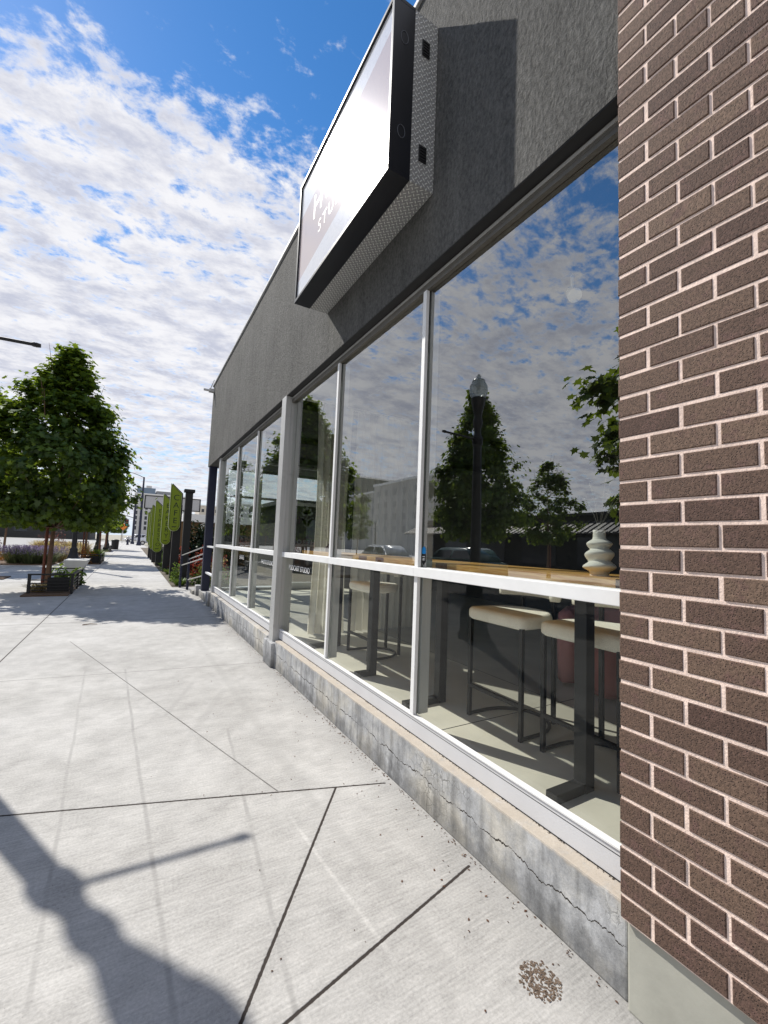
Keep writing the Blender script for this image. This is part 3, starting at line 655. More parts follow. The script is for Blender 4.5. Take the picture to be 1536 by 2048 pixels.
for zc in (4.83, 4.17):
    w = MB()
    for i in range(14):
        a0, a1 = 2 * PI * i / 14, 2 * PI * (i + 1) / 14
        w.tube((1.29 + 0.028 * math.cos(a0), ya - 0.001, zc + 0.045 * math.sin(a0)), (1.29 + 0.028 * math.cos(a1), ya - 0.001, zc + 0.045 * math.sin(a1)), 0.0025, n=5)
    sg(w, 'knockout_ring', flat('dull_steel', (0.07, 0.075, 0.09), 0.5))

# ------------------------------------------------------------------ furniture behind the glass
FL = 0.33
CT = thing('bar_counter', 'long pine bar counter on black legs behind the windows', 'bar counter', (1.95, 2.9, FL))
def ct(mb, name, mat):
    o = mb.build(name, mat, CT); o.matrix_parent_inverse = CT.matrix_basis.inverted(); return o
w = MB()
for a, c in ((1.055, 2.335), (2.335, 3.62), (3.62, 4.92)): w.box(1.755, 2.20, a + 0.001, c - 0.001, 1.357, 1.415, 0.002)
ct(w, 'counter_top', MT['wood'])
for a, c in ((2.17, 2.29), (3.27, 3.42), (2.98, 3.11)):
    w = MB(); w.box(1.7535, 1.7549, a, c, 1.3575, 1.4145); ct(w, 'end_grain_block', MT['wood_end'])
for (x0, y0) in ((2.05, 1.40), (2.13, 2.68), (1.96, 3.47), (2.13, 4.62)):
    w = MB(); w.box(x0 - 0.035, x0 + 0.035, y0 - 0.035, y0 + 0.035, FL, 1.356, 0.004); w.box(1.80, x0 - 0.036, y0 - 0.03, y0 + 0.03, FL, FL + 0.045)
    ct(w, 'leg', MT['blackmetal'])

def make_stool(label, loc, group):
    s_ = thing('bar_stool', label, 'bar stool', loc, 0, group)       # front edge faces the window (-X); loc = middle of the front legs
    n = 20
    def dshape(r, x0=0.0, wd=0.25):
        c_ = 0.05; pts = [(x0 + c_, -wd), (x0 + 0.015, -wd + 0.015), (x0, -wd + c_), (x0, wd - c_), (x0 + 0.015, wd - 0.015), (x0 + c_, wd)]
        for i in range(n + 1):
            a = PI / 2 - PI * i / n; pts.append((x0 + 0.20 + r * math.cos(a), wd * math.sin(a)))
        return pts
    bm = bmesh.new(); pts = dshape(0.26, -0.03, 0.26)
    f = bm.faces.new([bm.verts.new((p[0], p[1], 0.680)) for p in pts])
    ex = bmesh.ops.extrude_face_region(bm, geom=[f]); vv = [q for q in ex['geom'] if isinstance(q, bmesh.types.BMVert)]
    for q in vv: q.co.z = 0.768
    bmesh.ops.bevel(bm, geom=[e for e in bm.edges if abs(e.verts[0].co.z - e.verts[1].co.z) < 1e-4], offset=0.032, segments=5, affect='EDGES', profile=0.5)
    bmesh.ops.recalc_face_normals(bm, faces=bm.faces[:])
    me = bpy.data.meshes.new('seat'); bm.to_mesh(me); bm.free(); me.materials.append(MT['cream'])
    for q in me.polygons: q.use_smooth = len(q.vertices) <= 4
    o = bpy.data.objects.new('seat', me); COL.objects.link(o); o.parent = s_
    # curved backrest cushion
    bk = MB(); vs = []; fs = []; k = 16
    prof = [(-0.03, 0.0), (-0.035, 0.03), (-0.03, 0.13), (-0.015, 0.155), (0.015, 0.155), (0.03, 0.13), (0.035, 0.03), (0.03, 0.0)]
    for i in range(k + 1):
        a = R(-68 + 136 * i / k)
        for dr, z_ in prof: vs.append((0.20 + (0.27 + dr) * math.cos(a), (0.26 + dr) * math.sin(a), 0.850 + z_))
    m_ = len(prof)
    for i in range(k): fs += [(i * m_ + j, i * m_ + (j + 1) % m_, (i + 1) * m_ + (j + 1) % m_, (i + 1) * m_ + j) for j in range(m_)]
    fs += [tuple(range(m_)), tuple(range(k * m_, (k + 1) * m_))[::-1]]
    bk.add(vs, fs, True); bk.build('backrest', MT['cream'], s_)
    h = 0.0125
    for sy in (-0.235, 0.235):
        l = MB(); l.box(-h, h, sy - h, sy + h, 0.0, 0.69); l.build('leg', MT['blackmetal'], s_)
    for sy in (-0.14, 0.14):
        l = MB(); l.box(0.43 - h, 0.43 + h, sy - h, sy + h, 0.0, 0.93); l.build('leg', MT['blackmetal'], s_)
    fr = MB(); fr.box(-h, h, -0.222, 0.222, 0.20, 0.222); fr.build('foot_bar', MT['blackmetal'], s_)
    ar = MB(); pts = []
    for i in range(17):
        a = R(88 - 176 * i / 16); pts.append((0.16 + 0.28 * math.cos(a), 0.235 * math.sin(a), 0.012))
    ar.path([(0.014, 0.235, 0.012)] + pts + [(0.014, -0.235, 0.012)], 0.012, 6); ar.build('floor_ring', MT['blackmetal'], s_)
    return s_
SB = make_stool('cream bar stool nearest the brick wall, partly hidden by a black counter leg', (2.19, 1.53, FL), 'bar stools at the counter')
copy_tree(SB, (2.165, 2.147, FL), 0, None, 'cream bar stool, middle one, in the widest window beside the stool at the brick wall')
copy_tree(SB, (2.15, 4.12, FL), 0, None, 'cream bar stool alone in front of the pale curtain')

# sculptural vase with dried stems
VP = (1.885, 1.212, 1.415)
vz = MB(); prof = []
KN = [(0, .041), (.03, .0405), (.09, .043), (.19, .073), (.31, .047), (.47, .065), (.58, .041), (.70, .056), (.80, .030), (.84, .0275), (1.0, .0275)]
def vr(q):
    for (qa, ra), (qb, rb) in zip(KN, KN[1:]):
        if q <= qb + 1e-9:
            f = (q - qa) / (qb - qa); k = 0.5 - 0.5 * math.cos(PI * f)
            f = 0.35 * k + 0.65 * (math.sin(PI / 2 * f) if rb > ra else 1 - math.cos(PI / 2 * f))
            return ra + (rb - ra) * f
    return KN[-1][1]
for i in range(97): prof.append((vr(i / 96), 0.213 * i / 96))
def vfn(r_, z_, a):
    q = z_ / 0.213; e = math.sin(PI * min(1, max(0, (q - 0.05) / 0.75))) if 0.05 < q < 0.8 else 0
    return vr(min(1, max(0, q + 0.042 * e * math.sin(a + 0.6)))) + 0.002 * e * math.sin(2 * a)
vz.lathe(prof, n=48, fn=vfn)
VO = vz.build('vase', MT['ceramic']); VO.location = VP
tag(VO, 'cream ceramic vase with wavy twisted rings on the counter', 'vase')
sp = MB(); rs = random.Random(5)
for k in range(7):
    a = rs.uniform(0, 2 * PI); L = rs.uniform(0.16, 0.36); tip = Vector((math.cos(a) * 0.14, math.sin(a) * 0.16, L)); mid = tip * 0.5 + Vector((0, 0, 0.05))
    pts = [Vector((0, 0, 0)) * (1 - q) ** 2 + mid * 2 * q * (1 - q) + tip * q * q for q in [i / 10 for i in range(11)]]
    sp.path(pts, 0.0012, 4)
    for i in range(3, 11):
        for _ in range(3):
            d = Vector((rs.gauss(0, 1), rs.gauss(0, 1), rs.gauss(0, 1))).normalized(); e = d.orthogonal().normalized(); q = pts[i]
            L2 = rs.uniform(0.008, 0.016)
            sp.add([q, q + d * L2 * 0.5 + e * 0.003, q + d * L2, q + d * L2 * 0.5 - e * 0.003], [(0, 1, 2, 3)])
o = sp.build('dried_stems', leaf_material('dried_leaf', (0.60, 0.57, 0.50), (0.5, 0.47, 0.4)), None, (VP[0], VP[1], VP[2] + 0.213), False)
tag(o, 'pale dried stems with tiny leaves standing in the cream vase', 'dried flowers')
# reed diffuser
RD = thing('reed_diffuser', 'small amber glass reed diffuser on the counter in front of the curtain', 'reed diffuser', (1.90, 4.46, 1.415))
w = MB(); w.lathe([(0.030, 0), (0.034, 0.01), (0.034, 0.055), (0.012, 0.075), (0.012, 0.092)], n=20); w.build('bottle', MT['cutglass'], RD)
for k in range(6):
    w = MB(); a = k * 1.05; w.tube((0, 0, 0.02), (0.045 * math.cos(a), 0.06 * math.sin(a), 0.25), 0.0018, n=5); w.build('reed', MT['reed'], RD)

# curtains on a cross track
def curtain(x0, x1, y, folds, amp, seed, label, gather=0.0):
    r_ = random.Random(seed); n = folds * 8; m_ = 14; vs = []; fs = []
    ph = [r_.uniform(-0.5, 0.5) for _ in range(folds + 2)]
    for j in range(m_ + 1):
        z_ = FL + 0.03 + (3.34 - FL - 0.03) * j / m_
        for i in range(n + 1):
            q = i / n; a = 2 * PI * folds * q
            k = 1 + 0.35 * math.sin(1.7 * j / m_ * 3 + q * 9)
            dxx = gather * math.sin(PI * (1 - j / m_)) * (0.5 - q)
            vs.append((x0 + (x1 - x0) * q + dxx + 0.012 * math.sin(2 * a), y + amp * k * math.sin(a + ph[int(q * folds)] * 0.4), z_))
    for j in range(m_): fs += [(j * (n + 1) + i, j * (n + 1) + i + 1, (j + 1) * (n + 1) + i + 1, (j + 1) * (n + 1) + i) for i in range(n)]
    w = MB(); w.add(vs, fs, True); o = w.build('curtain', MT['curtain'], None, None, False)
    return tag(o, label, 'curtain', 'sheer curtains on the cross track')
curtain(1.95, 2.46, 5.14, 5, 0.040, 1, 'narrow gathered white curtain panel nearest the glass, beside the wide steel pilaster', 0.08)
curtain(2.54, 3.62, 5.16, 11, 0.040, 2, 'wide white sheer curtain with many folds behind the single bar stool')
w = MB(); w.box(1.80, 3.85, 5.13, 5.17, 3.335, 3.36); tag(w.build('curtain_track', MT['white']), 'slim white curtain track under the dark ceiling', 'curtain track')

# rose armchair deeper in the room
AC = thing('armchair', 'low rose velvet tub armchair on the studio floor behind the stools', 'armchair', (3.72, 2.25, FL), R(-20))
def rounded(mbx, name, mat, parent, ch):
    o = mbx.build(name, mat, parent)
    for q in o.data.polygons: q.use_smooth = True
    return o
w = MB(); w.box(-0.34, 0.34, -0.32, 0.30, 0.02, 0.42, 0.07); rounded(w, 'seat', MT['rose'], AC, 0.06)
bk = MB(); vs = []; fs = []; k = 20
prof = [(-0.06, 0.05), (-0.07, 0.35), (-0.06, 0.62), (0.0, 0.68), (0.06, 0.62), (0.07, 0.35), (0.06, 0.05)]
for i in range(k + 1):
    a = R(10 + 160 * i / k)
    for dr, z_ in prof: vs.append(((0.40 + dr) * math.cos(a), (0.40 + dr) * math.sin(a), z_))
m_ = len(prof)
for i in range(k): fs += [(i * m_ + j, i * m_ + (j + 1) % m_, (i + 1) * m_ + (j + 1) % m_, (i + 1) * m_ + j) for j in range(m_)]
fs += [tuple(range(m_)), tuple(range(k * m_, (k + 1) * m_))[::-1]]
bk.add(vs, fs, True); bk.build('backrest', fabric_material('pink_velvet', (0.52, 0.24, 0.23), 300, 0.2), AC)
# ceiling track with spotlights
TR = thing('track_light', 'ceiling track with one white spotlight above the counter', 'track light', (2.35, 2.3, 3.33))
w = MB(); w.box(-0.02, 0.02, -1.5, 2.2, 0.0, 0.012); w.build('track', MT['inwall'], TR)
for yy in (-0.60,):
    w = MB(); w.tube((0, yy, 0.0), (0, yy, -0.10), 0.010); w.tube((0.03, yy + 0.03, -0.09), (-0.07, yy - 0.07, -0.20), 0.030, 0.042, 16); w.build('spotlight', MT['white'], TR)

# ------------------------------------------------------------------ trees
LEAF = [(0, -0.5), (0.16, -0.30), (0.44, -0.36), (0.32, -0.10), (0.50, 0.12), (0.24, 0.12), (0.10, 0.30), (0, 0.56), (-0.10, 0.30), (-0.24, 0.12), (-0.50, 0.12), (-0.32, -0.10), (-0.44, -0.36), (-0.16, -0.30)]
def leaf_mesh(name, centers, normals, sizes, mat, shape=None, seed=0, tones=None):
    r_ = np.random.default_rng(seed); shape = np.array(shape or LEAF); n = len(centers); k = len(shape)
    c = np.asarray(centers, float); nr = np.asarray(normals, float); nr /= np.linalg.norm(nr, axis=1)[:, None] + 1e-9
    t = r_.normal(size=(n, 3)); t[:, 2] -= 0.6
    t -= nr * (t * nr).sum(1)[:, None]; t /= np.linalg.norm(t, axis=1)[:, None] + 1e-9
    bt = np.cross(nr, t); s = np.asarray(sizes)[:, None, None]
    bend = (-0.25 * (shape[:, 1] + 0.5) ** 2)[None, :, None]
    V = c[:, None, :] + s * (shape[None, :, 0, None] * bt[:, None, :] + shape[None, :, 1, None] * -t[:, None, :] + bend * nr[:, None, :])
    me = bpy.data.meshes.new(name); me.vertices.add(n * k); me.vertices.foreach_set('co', V.reshape(-1).astype(np.float32))
    me.loops.add(n * k); me.loops.foreach_set('vertex_index', np.arange(n * k, dtype=np.int32))
    me.polygons.add(n); me.polygons.foreach_set('loop_start', np.arange(0, n * k, k, dtype=np.int32))
    me.update(calc_edges=True); me.validate()
    at = me.attributes.new('tone', 'FLOAT', 'FACE'); at.data.foreach_set('value', (tones if tones is not None else r_.random(n)).astype(np.float32))
    me.materials.append(mat); return me

def tree_parts(H, zb, Rm, nclump, nleaf, seed, peak=0.30, size=0.14, trunk_r=0.055, taper=0.75, leaders=()):
    r_ = np.random.default_rng(seed); rr = random.Random(seed)
    def prof(q):      # crown radius at relative height q
        return Rm * (min(1, (q + 0.10) / peak) ** 0.6 if q < peak else max(0.02, (1 - (q - peak) / (1 - peak))) ** taper)
    cl = []; lim = []
    tries = 0
    while len(cl) < nclump and tries < 5000:
        tries += 1
        q = rr.random() ** 1.25; a = rr.uniform(0, 2 * PI); f = rr.uniform(0.25, 1.0) ** 0.5; lob = 1 + 0.13 * math.sin(3 * a + seed) + 0.10 * math.sin(5 * a + 9 * q)
        rad = prof(q) * f * lob * rr.uniform(0.80, 1.14)
        cl.append((Vector((rad * math.cos(a), rad * math.sin(a), zb + q * (H - zb))), f, q))
    for lx, ly, lz in leaders:            # side leaders that break the outline
        for i in range(9):
            q = i / 8; cl.append((Vector((lx * (0.75 + 0.25 * q) + rr.gauss(0, 0.10), ly + rr.gauss(0, 0.10), lz - 1.5 * (1 - q))), 1.0, 0.25 + 0.55 * q))
    tb = MB(); top = zb + (H - zb) * 0.9
    pts = []; rads = []
    for i in range(12):
        q = i / 11; pts.append((0.05 * math.sin(3 * q + seed), 0.05 * math.cos(2.3 * q + seed), top * q)); rads.append(trunk_r * (1 - 0.85 * q) + (0.02 * (1 - q) ** 6))
    tb.path(pts, rads, 10)
    for c, f, q in cl[:46]:
        z0 = max(zb * 0.95, c.z - 0.25 - 0.55 * math.hypot(c.x, c.y)); s0 = Vector((0, 0, min(z0, top * 0.95)))
        md = s0 * 0.5 + c * 0.5 + Vector((0, 0, -0.12)); rb = trunk_r * 0.34 * (1 - 0.5 * q)
        tb.path([s0, md, c], [rb, rb * 0.65, rb * 0.25], 6)
    for _ in range(7):                # bare leader twigs standing out of the top
        a = rr.uniform(0, 2 * PI); q = rr.uniform(0.55, 0.98); rd = prof(q) * 0.8; p0 = Vector((rd * math.cos(a), rd * math.sin(a), zb + q * (H - zb)))
        tb.path([p0, p0 + Vector((0.07 * math.cos(a), 0.07 * math.sin(a), 0.35)), p0 + Vector((0.16 * math.cos(a), 0.16 * math.sin(a), rr.uniform(0.6, 0.95)))], [0.010, 0.007, 0.003], 4)
    cs = []; ns = []; tn = []
    per = nleaf // len(cl)
    for c, f, q in cl:
        cr = rr.uniform(0.24, 0.52) * (0.62 + 0.38 * min(1, prof(q) / Rm + 0.2)); m_ = int(per * rr.uniform(0.6, 1.4))
        d = r_.normal(size=(m_, 3)); d /= np.linalg.norm(d, axis=1)[:, None]
        rad = cr * np.minimum(np.abs(r_.normal(0, 0.62, m_)), 1.15)[:, None]
        pp = d * rad * np.array([1.15, 1.15, 0.8]) + np.array(c)
        out = pp - np.array([0, 0, zb + 0.35 * (H - zb)]); out /= np.linalg.norm(out, axis=1)[:, None] + 1e-9
        cs.append(pp); ns.append(out * 0.6 + d * 0.3 + np.array([0, 0, 0.65]) + r_.normal(size=(m_, 3)) * 0.45)
        tn.append(np.clip(r_.normal(0.45, 0.2, m_) + rr.uniform(-0.12, 0.12) + 0.18 * q, 0, 1))
    cs = np.concatenate(cs); ns = np.concatenate(ns); tn = np.concatenate(tn)
    keep = cs[:, 2] > zb - 0.15; cs, ns, tn = cs[keep], ns[keep], tn[keep]
    sz = r_.uniform(0.6, 1.25, len(cs)) * size
    return tb, leaf_mesh('crown', cs, ns, sz, MT['leaf'], seed=seed, tones=tn)

def make_tree(label, loc, args, group, stake=False, rz=0.0):
    t_ = thing('plane_tree', label, 'tree', loc, rz, group)
    tb, lm = tree_parts(**args)
    tb.build('trunk', MT['trunk'], t_)
    o = bpy.data.objects.new('crown', lm); COL.objects.link(o); o.parent = t_
    if stake:
        for sx in (-0.16,):
            w = MB(); w.tube((sx, 0.03 * (1 if sx > 0 else -1), 0), (sx, 0.02, 1.75), 0.035, n=10); w.tube((sx, 0.02, 1.6), (0, 0, 1.62), 0.012, n=6); w.build('stake', MT['stake'], t_)
    return t_
GT = 'plane trees along the pavement'
T1 = make_tree('broad leafy plane tree rising behind the nearest black planter rail', (-1.87, 14.6, 0), dict(H=6.55, zb=1.72, Rm=1.86, nclump=320, nleaf=31000, seed=11, peak=0.30, size=0.15, taper=0.84, leaders=((1.0, -0.3, 5.0), (-0.8, -0.5, 5.4), (1.5, -0.2, 4.0))), GT, True)
T2 = make_tree('plane tree behind the orange flowered planter, in the shade of the big tree', (-2.05, 26.8, 0), dict(H=6.3, zb=1.9, Rm=1.75, nclump=110, nleaf=9000, seed=23, peak=0.35, size=0.17), GT, True)
copy_tree(T2, (-2.15, 37.6, 0), 2.1, 0.95, 'plane tree third along the pavement before the traffic signal')
copy_tree(T2, (-2.35, 49.5, 0), 4.0, 0.9, 'plane tree farthest along the pavement before the crossing')
copy_tree(T2, (-6.3, 25.5, 0), 1.0, 1.32, 'tall plane tree beyond the lavender bed at the edge of the road')
copy_tree(T2, (-7.3, 37.0, 0), 5.0, 1.15, 'plane tree beyond the dry grasses at the edge of the road')
copy_tree(T1, (-7.4, 11.7, 0), 2.2, (0.92, 0.92, 1.12), 'narrow tree mirrored behind the lamp globe in the widest window')
copy_tree(T2, (-17.0, 16.2, 0), 0.7, (1.0, 1.0, 1.05), 'smaller tree mirrored beside the lamp post reflection')
copy_tree(T2, (-3.6, 2.75, 0), 3.3, (1.0, 1.0, 0.98), 'tree mirrored at the edge of the glass by the brick wall')
copy_tree(T2, (-23, 52, 0), 1.9, 1.2, 'street tree far across the road, mirrored before the grey blocks')
for k, (x_, y_) in enumerate(((-28, 118), (-24, 150), (-34, 96), (-12, 160))):
    copy_tree(T2, (x_, y_, 0), k * 1.3, 1.5, 'distant street tree beyond the bright road', 'distant street trees')
copy_tree(T2, (-2.6, 120, 0), 2.0, 1.0, 'distant street tree behind the orange road sign')

# ------------------------------------------------------------------ shrubs, grasses and hedges
def blades(n, L, spread, seed, w=0.012, droop=0.6):
    r_ = np.random.default_rng(seed); a = r_.random(n) * 2 * PI; rad = spread * r_.random(n) ** 0.6; vs = []; fs = []
    for i in range(n):
        base = np.array([0.35 * rad[i] * math.cos(a[i]), 0.35 * rad[i] * math.sin(a[i]), 0]); l = L * r_.uniform(0.6, 1.1)
        dirv = np.array([math.cos(a[i]), math.sin(a[i]), 0]); q = np.array([-dirv[1], dirv[0], 0]) * w
        p1 = base + dirv * rad[i] * 0.30 + np.array([0, 0, l * 0.6]); p2 = base + dirv * rad[i] * (0.65 + droop * 0.25) + np.array([0, 0, l * (1.0 - 0.25 * droop)])
        o = len(vs); vs += [base - q, base + q, p1 + q * 0.8, p1 - q * 0.8, p2 + q * 0.5, p2 - q * 0.5]; fs += [(o, o + 1, o + 2, o + 3), (o + 3, o + 2, o + 4, o + 5)]
    return vs, fs
def set_tone(me, seed):
    r_ = np.random.default_rng(seed); at = me.attributes.new('tone', 'FLOAT', 'FACE'); at.data.foreach_set('value', r_.random(len(me.polygons)).astype(np.float32))
def grass(label, loc, n, L, spread, seed, mat, cat='ornamental grass', name='ornamental_grass', group=None):
    vs, fs = blades(n, L, spread, seed); w = MB(); w.add(vs, fs); o = w.build(name, mat, None, loc, False); set_tone(o.data, seed); return tag(o, label, cat, group)
OV = [(0, -0.5), (0.22, -0.2), (0.25, 0.1), (0, 0.5), (-0.25, 0.1), (-0.22, -0.2)]
def shrub(label, loc, rad, h, n, seed, mat, size=0.06, name='shrub', cat='shrub', group=None, flower=None):
    r_ = np.random.default_rng(seed); d = r_.normal(size=(n, 3)); d[:, 2] = np.abs(d[:, 2]); d /= np.linalg.norm(d, axis=1)[:, None]
    lump = 1 + 0.25 * np.sin(d[:, 0] * 5 + seed) * np.cos(d[:, 1] * 6 + d[:, 2] * 4)
    rr = (r_.random(n) ** 0.4 * lump)[:, None]
    c = d * rr * np.array([rad, rad, h]); nn = d + r_.normal(size=(n, 3)) * 0.6
    me = leaf_mesh(name, c, nn, r_.uniform(0.6, 1.3, n) * size, mat, OV, seed)
    if flower:
        me.materials.append(flower); idx = (c[:, 2] > h * 0.45) & (r_.random(n) < 0.75); me.polygons.foreach_set('material_index', idx.astype(np.int32))
    o = bpy.data.objects.new(name, me); COL.objects.link(o); o.location = loc; return tag(o, label, cat, group)
def lavender(label, loc, seed, sc=1.0):
    o_ = thing('lavender_bush', label, 'lavender', loc, 0, 'lavender bushes in the planting bed')
    vs, fs = blades(520, 0.62 * sc, 0.85 * sc, seed, 0.007, 0.2); w = MB(); w.add(vs, fs); a = w.build('stems', MT['sage'], o_, None, False); set_tone(a.data, seed)
    r_ = np.random.default_rng(seed); c = []
    for i in range(0, len(vs), 6):
        p0 = (np.array(vs[i + 4]) + np.array(vs[i + 5])) / 2
        for k in range(4): c.append(p0 + np.array([0, 0, 0.028 * k * sc]) + r_.normal(0, 0.008, 3))
    me = leaf_mesh('flowers', c, r_.normal(size=(len(c), 3)), np.full(len(c), 0.04 * sc), MT['lavender'], OV, seed); b_ = bpy.data.objects.new('flowers', me); COL.objects.link(b_); b_.parent = o_
    return o_
for k, (x_, y_, lb) in enumerate(((-4.55, 25.3, 'lavender bush at the road end of the planting bed'), (-3.95, 25.0, 'lavender bush in the middle of the planting bed'), (-3.45, 25.3, 'lavender bush beside the tree stake, next to dry grass'))):
    lavender(lb, (x_, y_, 0.03), 40 + k, 1.15)
def bed(x0, x1, y0, y1, name='planting_bed'):
    w = MB(); w.box(x0, x1, y0, y1, 0.001, 0.03); return struct(w.build(name, MT['mulch']))
bed(-7.6, -3.1, 24.3, 31.5); bed(-5.6, -3.35, 17.2, 18.2, 'mulch_bed'); bed(-6.2, -2.7, 36.0, 44.0, 'grass_bed'); bed(-2.15, -1.25, 12.7, 16.2, 'tree_pit')
bed(-2.4, -1.35, 25.2, 28.3, 'tree_pit'); bed(-2.6, -1.6, 42.5, 46.5, 'tree_pit')
gi = 0
for x_, y_, lb in ((-3.2, 27.0, 'dry straw grass tuft just behind the tree stake'), (-3.5, 28.4, 'dry straw grass tuft behind the lavender'), (-3.1, 29.6, 'dry straw grass tuft at the far end of the lavender bed')):
    grass(lb, (x_, y_, 0.03), 420, 0.85, 0.7, 60 + gi, MT['straw'], group='straw grasses'); gi += 1
for k in range(6):
    grass('dry straw grass tuft in the far grass bed', (-3.0 - 0.55 * k, 37.0 + 0.7 * (k % 3), 0.03), 320, 0.95, 0.75, 70 + k, MT['straw'], group='straw grasses in the far bed')
shrub('orange leaved shrub left of the lavender', (-5.9, 27.3, 0.03), 0.75, 0.65, 900, 81, MT['orange'], 0.09)
shrub('orange leaved shrub behind the lavender, beside the thin tree', (-5.0, 28.2, 0.03), 0.7, 0.6, 900, 82, MT['orange'], 0.09)
shrub('tall plum coloured shrub at the left end of the bed', (-6.6, 29.0, 0.03), 0.8, 1.35, 1000, 83, MT['plum'], 0.10)
shrub('dark red shrub behind the tree stake near the road', (-4.9, 38.0, 0.03), 0.95, 1.5, 1000, 84, MT['plum'], 0.12)
shrub('orange flowering shrub inside the second planter rail', (-1.95, 25.7, 0.03), 0.45, 0.85, 1100, 85, MT['orange'], 0.06)
for k, (x_, y_, lb) in enumerate(((-1.62, 14.6, 'big leaved green plant in the nearest planter'), (-1.36, 15.2, 'smaller green plant at the back of the nearest planter'))):
    shrub(lb, (x_, y_, 0.03), 0.26, 0.62 - 0.1 * k, 120, 90 + k, MT['shrubleaf'], 0.17, 'leafy_plant', 'plant')
grass('bright green grass tuft in the second planter', (-1.62, 26.6, 0.03), 420, 0.75, 0.55, 93, MT['shrubleaf'])
grass('low dry tuft on the mulch under the nearest planter rail', (-1.95, 13.5, 0.03), 160, 0.22, 0.35, 94, MT['straw'])

# ------------------------------------------------------------------ black planter rails
def planter_rail(label, x0, x1, y0, y1, h=0.46, group='black planter rails'):
    o_ = thing('planter_rail', label, 'planter rail', ((x0 + x1) / 2, (y0 + y1) / 2, 0), 0, group)
    cx, cy = (x0 + x1) / 2, (y0 + y1) / 2; x0 -= cx; x1 -= cx; y0 -= cy; y1 -= cy
    for px_, py_ in ((x0, y0), (x1, y0), (x1, y1), (x1, 0.0), (x0, y1)):
        w = MB(); w.box(px_ - 0.03, px_ + 0.03, py_ - 0.03, py_ + 0.03, 0, h); w.build('post', MT['blackmetal'], o_)
    for za in (0.09, 0.17, 0.25, 0.33):
        w = MB(); w.box(x0 + 0.03, x1 - 0.03, y0 - 0.015, y0 + 0.015, za, za + 0.025); w.box(x1 - 0.015, x1 + 0.015, y0 + 0.03, y1 - 0.03, za, za + 0.025); w.box(x0 + 0.03, x1 - 0.03, y1 - 0.015, y1 + 0.015, za, za + 0.025); w.build('bar', MT['blackmetal'], o_)
    w = MB(); w.box(x0 - 0.035, x1 + 0.035, y0 - 0.035, y0 + 0.035, h, h + 0.035); w.box(x1 - 0.035, x1 + 0.035, y0 + 0.035, y1 + 0.035, h, h + 0.035); w.box(x0 - 0.035, x1 - 0.036, y1 - 0.035, y1 + 0.035, h, h + 0.035); w.build('top_rail', MT['blackmetal'], o_)
    w = MB(); w.box(x0 + 0.34, x1 - 0.06, y0 + 0.06, y0 + 0.09, 0.06, 0.40); w.build('panel', MT['blackmetal'], o_)
    return o_
planter_rail('nearest black metal planter rail around the big tree', -2.08, -1.24, 13.15, 15.4)
planter_rail('second black planter rail with orange and green planting inside', -2.35, -1.34, 25.4, 28.2)
planter_rail('farthest black planter rail, small in the distance', -2.5, -1.7, 42.8, 46.2)

# concrete wedge bench
w = MB(); y0, y1 = 20.3, 21.9
w.add([(-2.25, y0, 0.45), (-1.50, y0, 0.45), (-1.50, y1, 0.45), (-2.25, y1, 0.45), (-2.15, y0 + 0.04, 0), (-1.68, y0 + 0.04, 0), (-1.68, y1 - 0.04, 0), (-2.15, y1 - 0.04, 0)],
      [(0, 1, 2, 3), (7, 6, 5, 4), (0, 4, 5, 1), (1, 5, 6, 2), (2, 6, 7, 3), (3, 7, 4, 0)])
o = w.build('concrete_bench', MT['bench']); tag(o, 'white concrete bench with sloping sides beside the black lamp base', 'bench')
o2 = o.copy(); COL.objects.link(o2); o2.location = (-1.9, 12.6, 0); o2['label'] = 'pale concrete block bench far down by the dry grasses'

